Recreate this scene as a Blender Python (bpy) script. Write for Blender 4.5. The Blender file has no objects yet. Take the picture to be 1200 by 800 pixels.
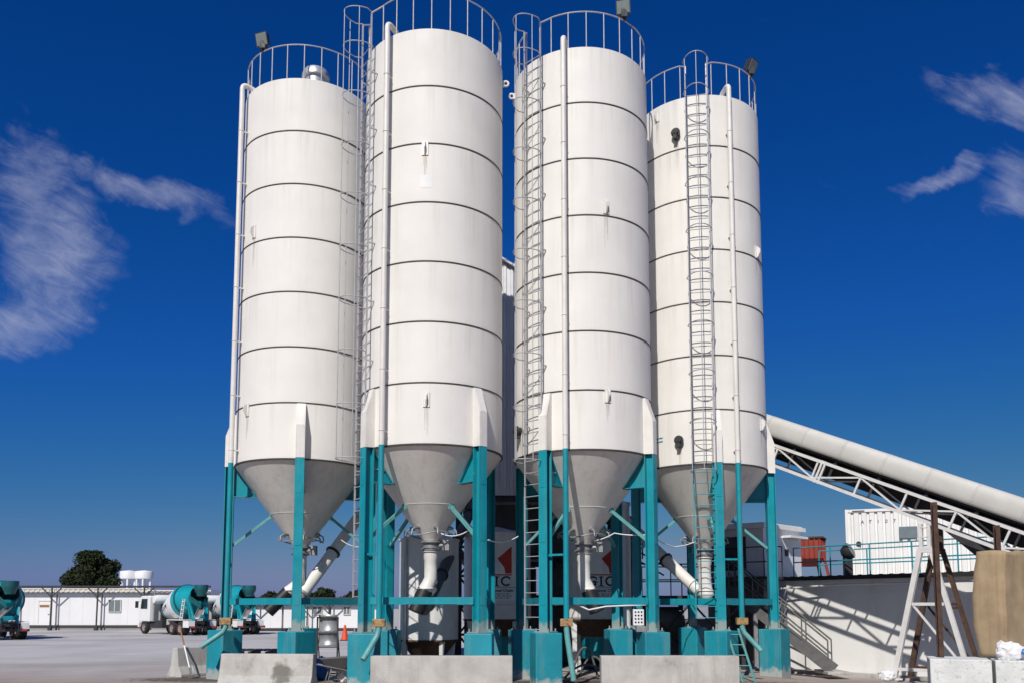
import bpy, math, random
from math import sin, cos, tan, pi, radians as R_, atan2, sqrt
from mathutils import Vector as V, Matrix as M, Quaternion, noise as mnoise

random.seed(7)
SC = bpy.context.scene
COL = SC.collection

# ------------------------------------------------------------------ camera model
TH = R_(5.38)          # slight upward pitch of a lens that is also shifted up
FPX = 1004.6; PPY = 617.5
EYE = 1.9
def P(px, py, Y):
    """point on the line of sight of a photo pixel (1200x800) at horizontal distance Y"""
    u = (px - 600) / FPX; v = (PPY - py) / FPX
    dy = cos(TH) - v * sin(TH); dz = sin(TH) + v * cos(TH)
    t = Y / dy
    return V((u * t, Y, EYE + dz * t))

# ------------------------------------------------------------------ mesh builder
class MB:
    def __init__(s):
        s.v = []; s.f = []; s.sm = []; s.mi = []
    def add(s, vs, fs, smooth=False, mi=0):
        o = len(s.v)
        s.v += [tuple(p) for p in vs]
        for f in fs:
            s.f.append(tuple(i + o for i in f)); s.sm.append(smooth); s.mi.append(mi)
        return s
    def box(s, c, size, rz=0, mat=None, mi=0):
        hx, hy, hz = [a / 2 for a in size]
        m = mat if mat is not None else M.Rotation(rz, 3, 'Z')
        c = V(c)
        vs = [c + m @ V((x, y, z)) for z in (-hz, hz) for x, y in ((-hx, -hy), (hx, -hy), (hx, hy), (-hx, hy))]
        return s.add(vs, [(3, 2, 1, 0), (4, 5, 6, 7), (0, 1, 5, 4), (1, 2, 6, 5), (2, 3, 7, 6), (3, 0, 4, 7)], mi=mi)
    def beam(s, p0, p1, w, h, up=(0, 0, 1), mi=0):
        p0 = V(p0); p1 = V(p1); d = (p1 - p0)
        L = d.length; d.normalize(); up = V(up)
        if abs(d.dot(up)) > .98: up = V((0, 1, 0))
        x = d.cross(up).normalized(); z = x.cross(d).normalized()
        m = M((x, d, z)).transposed()
        return s.box((p0 + p1) / 2, (w, L, h), mat=m, mi=mi)
    def hbeam(s, p0, p1, face, w=.235, d=.25, t=.022, mi=0):
        """H section; flanges face along `face`"""
        p0 = V(p0); p1 = V(p1); ax = (p1 - p0).normalized()
        f = V(face); f = (f - ax * f.dot(ax)).normalized()
        s.beam(p0 + f * (d / 2 - t / 2), p1 + f * (d / 2 - t / 2), w, t, f, mi)
        s.beam(p0 - f * (d / 2 - t / 2), p1 - f * (d / 2 - t / 2), w, t, f, mi)
        return s.beam(p0, p1, t, d - 2 * t, f, mi)
    def tube(s, pts, r, n=10, closed=False, caps=True, mi=0):
        pts = [V(p) for p in pts]; N = len(pts)
        rs = r if isinstance(r, (list, tuple)) else [r] * N
        tans = []
        for i in range(N):
            a = pts[(i - 1) % N] if (closed or i > 0) else pts[i]
            b = pts[(i + 1) % N] if (closed or i < N - 1) else pts[i]
            tans.append((b - a).normalized())
        t0 = tans[0]
        ref = V((0, 0, 1)) if abs(t0.z) < .9 else V((1, 0, 0))
        x = t0.cross(ref).normalized()
        vs = []
        for i in range(N):
            t = tans[i]
            x = (x - t * x.dot(t)).normalized(); y = t.cross(x)
            for k in range(n):
                a = 2 * pi * k / n
                vs.append(pts[i] + (x * cos(a) + y * sin(a)) * rs[i])
        fs = []
        for i in range(N if closed else N - 1):
            j = (i + 1) % N
            for k in range(n):
                l = (k + 1) % n
                fs.append((i * n + k, i * n + l, j * n + l, j * n + k))
        s.add(vs, fs, True, mi)
        if caps and not closed:
            o = len(s.v) - len(vs)
            s.f.append(tuple(o + k for k in range(n))[::-1]); s.sm.append(False); s.mi.append(mi)
            s.f.append(tuple(o + (N - 1) * n + k for k in range(n))); s.sm.append(False); s.mi.append(mi)
        return s
    def ring(s, c, rad, r, n=64, m=8, z=0):
        c = V(c)
        return s.tube([c + V((rad * sin(2 * pi * k / n), -rad * cos(2 * pi * k / n), z)) for k in range(n)], r, m, closed=True)
    def lathe(s, prof, n=48, mat=None, off=(0, 0, 0), smooth=True, a0=0, a1=2 * pi, mi=0, mis=None, captop=False, capbot=False):
        off = V(off); full = abs(a1 - a0 - 2 * pi) < 1e-6
        m = n if full else n + 1
        vs = []
        for (r, z) in prof:
            for k in range(m):
                a = a0 + (a1 - a0) * k / n
                p = V((r * sin(a), -r * cos(a), z))
                vs.append((mat @ p if mat is not None else p) + off)
        for i in range(len(prof) - 1):
            fs = []
            o = len(s.v)
            for k in range(n):
                l = (k + 1) % m
                fs.append((k, l, m + l, m + k))
            s.add(vs[i * m:(i + 2) * m], fs, smooth, mis[i] if mis else mi)
        if captop: s.add(vs[-m:], [tuple(range(m))], False, mi)
        if capbot: s.add(vs[:m], [tuple(range(m))[::-1]], False, mi)
        return s
    def prism(s, pts, vec, mi=0):
        pts = [V(p) for p in pts]; vec = V(vec); n = len(pts)
        vs = [p - vec / 2 for p in pts] + [p + vec / 2 for p in pts]
        fs = [tuple(range(n))[::-1], tuple(range(n, 2 * n))] + [(i, (i + 1) % n, n + (i + 1) % n, n + i) for i in range(n)]
        return s.add(vs, fs, mi=mi)
    def build(s, name, mat, parent=None, loc=(0, 0, 0), bevel=0, fix=True):
        me = bpy.data.meshes.new(name)
        me.from_pydata(s.v, [], s.f)
        me.polygons.foreach_set('use_smooth', s.sm)
        mats = mat if isinstance(mat, (list, tuple)) else [mat]
        for m in mats: me.materials.append(m)
        if len(mats) > 1: me.polygons.foreach_set('material_index', s.mi)
        if fix:
            import bmesh
            bm = bmesh.new(); bm.from_mesh(me)
            if bevel or any(s.sm): bmesh.ops.remove_doubles(bm, verts=bm.verts, dist=1e-5)
            bmesh.ops.recalc_face_normals(bm, faces=bm.faces)
            for e in bm.edges:
                if len(e.link_faces) == 2 and e.calc_face_angle(0) > 1.1: e.smooth = False
            bm.to_mesh(me); bm.free()
        me.update()
        o = bpy.data.objects.new(name, me); COL.objects.link(o)
        o.location = loc
        if parent: o.parent = parent
        if bevel:
            b = o.modifiers.new('bevel', 'BEVEL'); b.width = bevel; b.segments = 2; b.limit_method = 'ANGLE'; b.angle_limit = R_(50)
        return o

def tag(o, label=None, cat=None, group=None, kind=None):
    if label: o['label'] = label
    if cat: o['category'] = cat
    if group: o['group'] = group
    if kind: o['kind'] = kind
    return o
def thing(name, loc, label, cat, group=None, rz=0):
    o = bpy.data.objects.new(name, None); COL.objects.link(o)
    o.location = loc; o.rotation_euler = (0, 0, rz); o.empty_display_size = .2
    return tag(o, label, cat, group)
def copy_tree(o, parent=None):
    c = o.copy(); COL.objects.link(c)
    if parent: c.parent = parent
    for ch in list(o.children): copy_tree(ch, c)
    return c
def text_mesh(body, size, name, mat, parent, matrix, depth=.004, align='CENTER', bold=.0):
    cu = bpy.data.curves.new(name, 'FONT'); cu.body = body; cu.size = size; cu.align_x = align; cu.align_y = 'CENTER'
    cu.extrude = depth; cu.offset = size * bold
    tmp = bpy.data.objects.new(name + '_curve', cu); COL.objects.link(tmp)
    dg = bpy.context.evaluated_depsgraph_get()
    me = bpy.data.meshes.new_from_object(tmp.evaluated_get(dg))
    bpy.data.objects.remove(tmp)
    me.materials.clear(); me.materials.append(mat)
    o = bpy.data.objects.new(name, me); COL.objects.link(o)
    o.parent = parent; o.matrix_local = matrix
    return o

# ------------------------------------------------------------------ materials
def add_stain(m, centre, radii, colr):
    nt = m.node_tree; N = nt.nodes; L = nt.links; bs = N['Principled BSDF']; old = bs.inputs['Base Color'].links[0].from_socket
    tc = N.new('ShaderNodeTexCoord'); mp = N.new('ShaderNodeMapping'); mp.vector_type = 'POINT'
    mp.inputs['Location'].default_value = [-c / r for c, r in zip(centre, radii)]; mp.inputs['Scale'].default_value = [1 / r for r in radii]
    L.new(tc.outputs['Object'], mp.inputs['Vector'])
    ln = N.new('ShaderNodeVectorMath'); ln.operation = 'LENGTH'; L.new(mp.outputs[0], ln.inputs[0])
    ns = N.new('ShaderNodeTexNoise'); ns.inputs['Scale'].default_value = 6; ns.inputs['Detail'].default_value = 8; L.new(tc.outputs['Object'], ns.inputs['Vector'])
    ad = N.new('ShaderNodeMath'); ad.operation = 'MULTIPLY_ADD'; L.new(ns.outputs['Fac'], ad.inputs[0]); ad.inputs[1].default_value = 1.5; L.new(ln.outputs['Value'], ad.inputs[2])
    mr = N.new('ShaderNodeMapRange'); mr.inputs[1].default_value = 1.35; mr.inputs[2].default_value = 1.75; mr.inputs[3].default_value = .85; mr.inputs[4].default_value = 0; L.new(ad.outputs[0], mr.inputs[0])
    mx = N.new('ShaderNodeMix'); mx.data_type = 'RGBA'; L.new(mr.outputs[0], mx.inputs[0]); L.new(old, mx.inputs[6]); mx.inputs[7].default_value = (*colr, 1)
    L.new(mx.outputs[2], bs.inputs['Base Color'])
def mk(name, base, rough=.5, metal=0, var=.12, scale=2.0, streak=0, sscale=(5, 5, .35), chips=None, chip_lo=.62, chip_scale=6,
       bump=0, bscale=30, spec=.5, seams=None, stain=None, mottled=None):
    m = bpy.data.materials.new(name); m.use_nodes = True
    nt = m.node_tree; N = nt.nodes; L = nt.links
    bs = N['Principled BSDF']
    bs.inputs['Roughness'].default_value = rough; bs.inputs['Metallic'].default_value = metal
    bs.inputs['Specular IOR Level'].default_value = spec
    tc = N.new('ShaderNodeTexCoord')
    oi = N.new('ShaderNodeObjectInfo')
    ad = N.new('ShaderNodeVectorMath'); ad.operation = 'ADD'
    sc = N.new('ShaderNodeVectorMath'); sc.operation = 'SCALE'; sc.inputs['Scale'].default_value = 37.0
    cb = N.new('ShaderNodeCombineXYZ')
    L.new(oi.outputs['Random'], cb.inputs[0]); L.new(oi.outputs['Random'], cb.inputs[1])
    L.new(cb.outputs[0], sc.inputs[0]); L.new(tc.outputs['Object'], ad.inputs[0]); L.new(sc.outputs[0], ad.inputs[1])
    co = ad.outputs[0]
    def noise(scale, detail=5, vec=None, rough_=.6):
        n = N.new('ShaderNodeTexNoise'); n.inputs['Scale'].default_value = scale; n.inputs['Detail'].default_value = detail
        n.inputs['Roughness'].default_value = rough_
        L.new(vec or co, n.inputs['Vector']); return n.outputs['Fac']
    def ramp(src, a, b, lo=0., hi=1.):
        r = N.new('ShaderNodeMapRange'); r.inputs[1].default_value = a; r.inputs[2].default_value = b
        r.inputs[3].default_value = lo; r.inputs[4].default_value = hi
        L.new(src, r.inputs[0]); return r.outputs[0]
    def mix(a, b, fac, mode='MIX'):
        n = N.new('ShaderNodeMix'); n.data_type = 'RGBA'; n.blend_type = mode; n.clamp_factor = True
        for idx, x in ((6, a), (7, b)):
            if isinstance(x, tuple): n.inputs[idx].default_value = (*x, 1)
            else: L.new(x, n.inputs[idx])
        if isinstance(fac, (int, float)): n.inputs[0].default_value = fac
        else: L.new(fac, n.inputs[0])
        return n.outputs[2]
    def math_(op, a, b):
        n = N.new('ShaderNodeMath'); n.operation = op
        for i, x in enumerate((a, b)):
            if isinstance(x, (int, float)): n.inputs[i].default_value = x
            else: L.new(x, n.inputs[i])
        return n.outputs[0]
    base = tuple(base)
    n1 = noise(scale, 6)
    dark = tuple(max(0, c * (1 - 2 * var)) for c in base)
    col = mix(base, dark, ramp(n1, .38, .78))
    if mottled:
        col = mix(col, mottled[0], ramp(noise(mottled[1], 8, rough_=.7), mottled[2], mottled[2] + .12))
    if streak:
        mp = N.new('ShaderNodeMapping'); mp.inputs['Scale'].default_value = sscale
        L.new(co, mp.inputs['Vector'])
        st = ramp(noise(1.0, 6, mp.outputs[0], .65), .5, .78)
        if seams:
            sx = N.new('ShaderNodeSeparateXYZ'); L.new(tc.outputs['Object'], sx.inputs[0])
            fr = math_('FRACT', math_('DIVIDE', math_('SUBTRACT', sx.outputs[2], seams[0]), seams[1]), 0)
            under = ramp(fr, .25, 1.0, .25, 1.0)
            st = math_('MULTIPLY', st, under)
            # thin grime line collected just above each flange
            ln = ramp(fr, .0, .05, .35, 0.)
            col = mix(col, (.30, .27, .22), math_('MULTIPLY', ln, ramp(noise(3, 4), .35, .7)))
        col = mix(col, stain or (.33, .29, .23), math_('MULTIPLY', st, streak))
    if chips:
        cf = ramp(noise(chip_scale, 9, rough_=.72), chip_lo, chip_lo + .05)
        col = mix(col, chips, cf)
    L.new(col, bs.inputs['Base Color'])
    L.new(ramp(noise(scale * 2.3, 5), .3, .7, max(.05, rough - .08), min(1, rough + .12)), bs.inputs['Roughness'])
    if bump:
        bp = N.new('ShaderNodeBump'); bp.inputs['Strength'].default_value = bump; bp.inputs['Distance'].default_value = .02
        L.new(noise(bscale, 6), bp.inputs['Height']); L.new(bp.outputs[0], bs.inputs['Normal'])
    return m

ZB = 5.79; CH = 1.5; ZT = ZB + 7 * CH; RAD = 1.82; TIP = 3.62; FH = 1.31
MT = {}
MT['silo'] = mk('silo_paint', (.765, .748, .71), .58, spec=.22, var=.05, scale=.7, streak=.42, sscale=(4.5, 4.5, .22), seams=(ZB, CH), bump=.12, bscale=1.1, stain=(.42, .38, .31))
MT['hopper'] = mk('hopper_paint', (.77, .755, .72), .42, var=.08, scale=1.2, streak=.35, sscale=(6, 6, .5), bump=.05, bscale=2)
MT['dirt'] = mk('dirt_run', (.60, .56, .50), .7, var=.10, scale=5)
MT['seam'] = mk('seam_shade_grime', (.045, .042, .04), .7, var=.3, scale=8)  # shadow of the flange joint, with dirt in the gap, painted near-black
MT['white'] = mk('white_steel', (.74, .72, .68), .42, var=.07, scale=3, streak=.25, chips=(.30, .20, .13), chip_lo=.74)
MT['galv'] = mk('galvanised_steel', (.52, .53, .55), .42, .55, var=.15, scale=9)
MT['rail'] = mk('rail_steel', (.44, .44, .46), .5, .15, var=.12, scale=6)
MT['teal'] = mk('teal_paint', (.004, .275, .345), .38, var=.12, scale=1.6, streak=.34, sscale=(9, 9, .35), chips=(.34, .37, .35), chip_lo=.67, chip_scale=4, stain=(.16, .26, .25))
MT['teal_con'] = mk('teal_concrete', (.003, .255, .33), .6, var=.14, scale=1.4, streak=.25, sscale=(5, 5, .5), chips=(.36, .40, .39), chip_lo=.69, chip_scale=4, bump=.25, bscale=14)
add_stain(MT['teal_con'], (0, 0, -.15), (500, 500, .42), (.40, .39, .365))
add_stain(MT['teal'], (0, 0, 1.30), (500, 500, .30), (.30, .33, .31))
MT['teal_pale'] = mk('faded_teal_paint', (.12, .36, .36), .5, var=.16, scale=5)
MT['concrete'] = mk('barrier_concrete', (.50, .485, .455), .85, var=.14, scale=2.2, streak=.5, sscale=(3, 3, .5), stain=(.20, .185, .17), bump=.35, bscale=22, mottled=((.30, .29, .27), 1.3, .56))
MT['stained'] = mk('damp_concrete', (.50, .485, .455), .85, var=.14, scale=2.2, streak=.5, sscale=(3, 3, .5), stain=(.20, .185, .17), bump=.35, bscale=22, mottled=((.30, .29, .27), 1.3, .56))
add_stain(MT['stained'], (.42, -.25, .33), (.30, .5, .36), (.13, .125, .105))
MT['dark'] = mk('dark_steel', (.035, .035, .038), .6, var=.3, scale=4, chips=(.12, .07, .04), chip_lo=.66)
MT['rubber'] = mk('black_rubber', (.018, .018, .02), .45, var=.2, scale=8)
MT['rust'] = mk('rusty_steel', (.085, .045, .03), .8, var=.3, scale=5, mottled=((.045, .025, .02), 8, .5), bump=.2, bscale=30)
MT['clad'] = mk('cladding_sheet', (.62, .63, .65), .4, .1, var=.06, scale=1, streak=.3)
MT['tank'] = mk('tank_steel', (.78, .775, .77), .4, .1, var=.08, scale=1.5, streak=.4, sscale=(6, 6, .5))
MT['hood'] = mk('conveyor_hood', (.54, .53, .50), .75, var=.07, scale=1.3, streak=.2, sscale=(2, 2, 2), bump=.12, bscale=5)
MT['truss'] = mk('truss_white', (.66, .65, .635), .45, var=.08, scale=5, chips=(.30, .19, .12), chip_lo=.71)
MT['belt'] = mk('conveyor_belt', (.022, .021, .02), .75, var=.25, scale=5)
MT['wall'] = mk('wall_render', (.76, .755, .735), .9, var=.05, scale=.9, streak=.35, sscale=(1.4, 1.4, .35), stain=(.42, .37, .31), bump=.15, bscale=18)
MT['deck'] = mk('deck_concrete', (.30, .29, .28), .9, var=.1, scale=1)
MT['bitumen'] = mk('black_edging', (.02, .02, .022), .7, var=.3, scale=5)
MT['container'] = mk('container_paint', (.76, .76, .75), .45, var=.05, scale=1.5, streak=.35, sscale=(8, 8, .4), stain=(.48, .36, .26))
MT['cabin'] = mk('cabin_panel', (.70, .73, .78), .45, var=.05, scale=1.5, streak=.2)
MT['office'] = mk('office_panel', (.72, .72, .73), .5, var=.03, scale=.6, streak=.15, sscale=(1, 1, .3))
MT['fascia'] = mk('office_fascia', (.66, .62, .54), .6, var=.1, scale=2)
MT['glass'] = mk('window_glass', (.02, .025, .03), .08, var=.1, scale=1, spec=.8)
MT['greyglass'] = mk('grey_shutter', (.16, .20, .22), .35, var=.1, scale=3)
MT['red'] = mk('red_steel', (.27, .035, .02), .6, var=.2, scale=4, chips=(.12, .05, .03), chip_lo=.62)
MT['orange'] = mk('orange_plastic', (.72, .07, .02), .5, var=.08, scale=6)
MT['brass'] = mk('worn_coupling', (.42, .27, .12), .6, .2, var=.3, scale=14, chips=(.20, .09, .04), chip_lo=.55)
MT['sheet'] = mk('tan_board', (.37, .275, .165), .85, var=.16, scale=2.5, streak=.45, sscale=(10, 10, .6), stain=(.20, .145, .08), bump=.25, bscale=26)
MT['bag'] = mk('white_plastic', (.76, .76, .77), .4, var=.06, scale=5, bump=.3, bscale=9)
MT['blue'] = mk('blue_plastic', (.02, .16, .48), .4, var=.15, scale=6)
MT['block'] = mk('limewashed_block', (.68, .70, .69), .9, var=.1, scale=3, mottled=((.44, .45, .43), 9, .54), bump=.6, bscale=26)
MT['wood'] = mk('weathered_wood', (.33, .15, .07), .75, var=.2, scale=8)
MT['text'] = mk('sign_ink', (.03, .035, .06), .6, var=.1)
MT['redink'] = mk('sign_red', (.50, .035, .02), .6, var=.15, scale=4)
MT['bark'] = mk('tree_bark', (.09, .065, .045), .9, var=.25, scale=6)
MT['leaf'] = mk('tree_leaves', (.030, .042, .016), .75, var=.30, scale=.55, mottled=((.05, .06, .026), 1.1, .54), spec=.2)
MT['plant'] = mk('machine_grey', (.11, .11, .115), .6, var=.2, scale=2, chips=(.10, .06, .04), chip_lo=.66)
MT['light_glass'] = mk('lamp_glass', (.22, .26, .255), .12, var=.12, scale=9)
MT['tyre'] = mk('tyre_rubber', (.022, .021, .021), .85, var=.2, scale=5)
MT['rim'] = mk('wheel_rim', (.30, .22, .22), .6, .2, var=.2, scale=6)
MT['teal_drum'] = mk('drum_teal', (.004, .30, .36), .35, var=.1, scale=1.5, streak=.2)
MT['teal_dark'] = mk('truck_teal', (.004, .10, .115), .5, var=.2, scale=3, chips=(.12, .13, .12), chip_lo=.66)
MT['truckwhite'] = mk('truck_white', (.78, .78, .77), .35, var=.05, scale=2, streak=.25)
MT['stair'] = mk('stair_grey', (.13, .13, .13), .6, .1, var=.2, scale=5, chips=(.12, .07, .05), chip_lo=.68)
MT['silver'] = mk('dusty_metal', (.33, .33, .33), .5, .4, var=.2, scale=6)

# ------------------------------------------------------------------ ground
def ground_material():
    m = bpy.data.materials.new('yard_ground'); m.use_nodes = True
    nt = m.node_tree; N = nt.nodes; L = nt.links; bs = N['Principled BSDF']
    bs.inputs['Roughness'].default_value = .95; bs.inputs['Specular IOR Level'].default_value = .2
    tc = N.new('ShaderNodeTexCoord'); co = tc.outputs['Object']
    def noise(s, d=6, vec=None, r=.6):
        n = N.new('ShaderNodeTexNoise'); n.inputs['Scale'].default_value = s; n.inputs['Detail'].default_value = d; n.inputs['Roughness'].default_value = r
        L.new(vec or co, n.inputs['Vector']); return n.outputs['Fac']
    def ramp(src, a, b, lo=0., hi=1.):
        r = N.new('ShaderNodeMapRange'); r.inputs[1].default_value = a; r.inputs[2].default_value = b
        r.inputs[3].default_value = lo; r.inputs[4].default_value = hi; L.new(src, r.inputs[0]); return r.outputs[0]
    def mix(a, b, f):
        n = N.new('ShaderNodeMix'); n.data_type = 'RGBA'
        for i, x in ((6, a), (7, b)):
            if isinstance(x, tuple): n.inputs[i].default_value = (*x, 1)
            else: L.new(x, n.inputs[i])
        if isinstance(f, float): n.inputs[0].default_value = f
        else: L.new(f, n.inputs[0])
        return n.outputs[2]
    def mth(op, a, b):
        n = N.new('ShaderNodeMath'); n.operation = op
        for i, x in enumerate((a, b)):
            if isinstance(x, (int, float)): n.inputs[i].default_value = x
            else: L.new(x, n.inputs[i])
        return n.outputs[0]
    sx = N.new('ShaderNodeSeparateXYZ'); L.new(co, sx.inputs[0])
    con = mix((.55, .53, .525), (.38, .365, .36), ramp(noise(.12, 8), .35, .65))
    mp = N.new('ShaderNodeMapping'); mp.inputs['Scale'].default_value = (.02, .35, 1); mp.inputs['Rotation'].default_value = (0, 0, .12); L.new(co, mp.inputs['Vector'])
    con = mix(con, (.33, .31, .305), ramp(noise(1.0, 7, mp.outputs[0]), .5, .72, 0, .75))
    dirt = mix((.36, .26, .20), (.22, .165, .13), ramp(noise(.5, 9, r=.7), .35, .65))
    # worn dirt in the near yard, concrete dust further out
    f = ramp(mth('ADD', sx.outputs[1], mth('MULTIPLY', noise(.1, 6), 34.0)), 36.0, 50.0, 1.0, 0.0)
    col = mix(con, dirt, f)
    wet = ramp(noise(.23, 5), .62, .7)
    col = mix(col, (.10, .085, .075), mth('MULTIPLY', mth('MULTIPLY', wet, f), .6))
    L.new(col, bs.inputs['Base Color'])
    bp = N.new('ShaderNodeBump'); bp.inputs['Strength'].default_value = .4; bp.inputs['Distance'].default_value = .03
    L.new(noise(6, 8, r=.7), bp.inputs['Height']); L.new(bp.outputs[0], bs.inputs['Normal'])
    return m
def dip(x, y):
    f = lambda a, b, t: (lambda q: q * q * (3 - 2 * q))(min(1, max(0, (t - a) / (b - a))))
    return -.26 * f(7.0, 9.0, x) * f(22.0, 26.0, y)
g = MB(); xs = [-1500, -300, -80, -40, -20, -10, 0, 5] + [6 + .5 * i for i in range(10)] + [14, 20, 40, 80, 300, 1500]
ys = [-60, -10, 5, 10, 15, 20] + [21 + .5 * i for i in range(12)] + [30, 40, 60, 100, 200, 600, 2500]
g.add([(x, y, dip(x, y)) for y in ys for x in xs], [(j * len(xs) + i, j * len(xs) + i + 1, (j + 1) * len(xs) + i + 1, (j + 1) * len(xs) + i) for j in range(len(ys) - 1) for i in range(len(xs) - 1)], True)
gmat = ground_material()
add_stain(gmat, (-8.0, 23.3, 0), (2.6, 1.0, 1), (.075, .06, .05)); add_stain(gmat, (1.5, 21.8, 0), (6.5, 1.6, 1), (.06, .05, .045)); add_stain(gmat, (9.5, 24.5, 0), (2.2, 1.3, 1), (.14, .11, .09))
tag(g.build('ground', gmat), kind='structure')

# ------------------------------------------------------------------ silos
def e_(a): a = R_(a); return V((sin(a), -cos(a), 0))
def t_(a): a = R_(a); return V((cos(a), sin(a), 0))
Z = V((0, 0, 1))
def cone_r(z): return .20 + (z - TIP) * (RAD - .20) / (ZB - TIP)

def arc_end(p_prev, p_corner, p_next, r, n=6):
    a = (V(p_prev) - V(p_corner)).normalized(); b = (V(p_next) - V(p_corner)).normalized()
    s0 = V(p_corner) + a * r; s1 = V(p_corner) + b * r
    out = []
    for i in range(n + 1):
        t = i / n
        out.append(s0 * (1 - t) ** 2 + V(p_corner) * 2 * t * (1 - t) + s1 * t * t)
    return out

def make_silo(loc, a0, ap, al, lad_bot, label, lugs, elbow, hose, lower_lad_teal, vents, pedrot=45, open_w=14):
    t = thing('cement_silo', loc, label, 'silo', 'tall white cement silos on teal legs')
    # shell
    prof = []
    for k in range(8): prof.append((RAD, ZB + k * CH))
    MB().lathe(prof, 128).build('shell', MT['silo'], t)
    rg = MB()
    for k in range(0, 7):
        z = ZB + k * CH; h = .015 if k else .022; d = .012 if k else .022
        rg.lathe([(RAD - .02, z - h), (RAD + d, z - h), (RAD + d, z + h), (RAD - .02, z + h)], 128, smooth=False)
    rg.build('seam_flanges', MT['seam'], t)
    # roof
    MB().lathe([(RAD - .004, ZT - .004), (RAD - .012, ZT + .012), (.3, ZT + .16), (.0, ZT + .17)], 96).build('roof', MT['silo'], t)
    hp = MB().lathe([(.20, TIP), (cone_r(4.46), 4.46), (cone_r(4.46) + .004, 4.465), (cone_r(4.50) + .004, 4.495), (cone_r(4.50), 4.50), (RAD, ZB)], 96).build('hopper', MT['hopper'], t)
    # aeration pads and hoses round the hopper tip
    ar = MB()
    for a in range(20, 380, 60):
        b = e_(a) * (cone_r(3.94) + .02) + Z * 3.94
        ar.tube([b - e_(a) * .06, b + e_(a) * .10], .05, 8)
        c = b + e_(a) * .10
        ar.tube([c, c + e_(a) * .10 - Z * .06, c + e_(a) * .12 - Z * .18], .022, 6)
    pts = [e_(a) * .62 + Z * (3.78 + .05 * sin(R_(a * 3))) for a in range(0, 360, 15)]
    ar.tube(pts, .018, 6, closed=True)
    ar.build('aeration_pipe', MT['silver'], t)
    # legs
    for k in range(4):
        a = a0 + 90 * k; e = e_(a); tt = t_(a); r = 1.95
        lg = MB().hbeam(e * r + Z * (FH + .03), e * r + Z * ZB, e)
        lg.box(e * r + Z * (FH + .018), (.42, .42, .03), R_(a))
        for sx in (-.17, .17):
            for sy in (-.17, .17): lg.tube([e * (r + sy) + tt * sx + Z * (FH + .03), e * (r + sy) + tt * sx + Z * (FH + .10)], .02, 6)
        for zz in (2.08, 3.62, 4.98):
            lg.box(e * (r + .127) + Z * zz, (.15, .012, .22), R_(a))
        leg = lg.build('leg', MT['teal'], t)
        br = MB()
        # bracket: box section up the shell, tapering to a point
        w = .235
        for sgn in (-1, 1):
            q = tt * (sgn * (w / 2 - .011))
            br.prism([e * (RAD - .01) + Z * (ZB + .02) + q, e * 2.08 + Z * (ZB + .004) + q, e * 2.08 + Z * (ZB + .86) + q, e * (RAD + .05) + Z * (ZB + 1.47) + q, e * (RAD - .01) + Z * (ZB + 1.47) + q], tt * .02)
        br.beam(e * 2.075 + Z * (ZB + .004), e * 2.075 + Z * (ZB + .862), w - .046, .02, e)
        br.beam(e * 2.075 + Z * (ZB + .862), e * (RAD + .045) + Z * (ZB + 1.47), w - .046, .02, e)
        br.build('bracket', MT['white'], leg)
        gs = MB()
        zg = 4.98
        gs.prism([e * 1.82 + Z * (ZB - .03), e * 1.82 + Z * zg, e * (cone_r(zg) + .005) + Z * zg, e * (cone_r(ZB - .06) + .005) + Z * (ZB - .06)], tt * .024)
        gs.beam(e * 1.82 + Z * (zg - .012), e * (cone_r(zg) - .02) + Z * (zg - .012), .22, .022)
        gs.beam(e * (cone_r(zg) + .03) + Z * (zg + .012), e * (cone_r(ZB - .08) + .03) + Z * (ZB - .08), .16, .02, tt.cross(V((0, 0, 1))))
        gs.build('gusset', MT['teal'], leg)
        st = MB().beam(e * 1.82 + Z * 3.62, e * (cone_r(4.44) + .01) + Z * 4.44, .075, .075)
        st.box(e * (cone_r(4.44) + .02) + Z * 4.44, (.14, .06, .14), R_(a))
        st.build('strut', MT['teal_pale'], leg)
        ft = MB().box(e * r + Z * (FH / 2 - .15), (.66, .66, FH + .3), R_(a + pedrot))
        ft.build('footing', MT['teal_con'], leg, bevel=.025)
        b = a + 90
        p0 = e_(a) * r; p1 = e_(b) * r; d = (p1 - p0).normalized()
        MB().beam(p0 + d * .14 + Z * 2.08, p1 - d * .14 + Z * 2.08, .10, .17).build('crossbeam', MT['teal'], t)
    # fill pipe
    e = e_(ap); rp = RAD + .2
    top = [e * rp + Z * ZB, e * rp + Z * (ZT + .05)] + arc_end(e * rp + Z * (ZT - 1), e * rp + Z * (ZT + .22), e * (rp - .5) + Z * (ZT + .20), .14) + [e * (rp - .34) + Z * (ZT + .17), e * (rp - .5) + Z * (ZT + .03)]
    fp = MB().tube(top, .068, 14)
    for k in range(7):
        z = ZB + .35 + k * CH
        fp.ring(e * rp + Z * z, .070, .010, 14, 6)
        fp.beam(e * (RAD - .02) + Z * z, e * (rp - .06) + Z * z, .05, .03)
    fp.build('fill_pipe', MT['white'], t)
    lp = MB().tube([e * rp + Z * ZB, e * rp + Z * 1.62], .070, 14)
    lp.beam(e * (rp - .04) + Z * 3.2, e_(a0 if abs(a0 - ap) < 50 else a0 - 90) * 1.95 + Z * 3.2, .04, .05)
    low = lp.build('lower_pipe', MT['teal'], t)
    MB().box(e * rp + Z * 1.56, (.30, .16, .18), 0).build('coupling', MT['brass'], low, bevel=.01)
    c = e * rp + Z * 1.5
    MB().tube([c, c - Z * .10] + [c - Z * .18 + V(elbow) * .12, c - Z * .16 + V(elbow)], .068, 12).build('elbow', MT['teal_pale'], low)
    # ladder and cage
    skip = None
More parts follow.
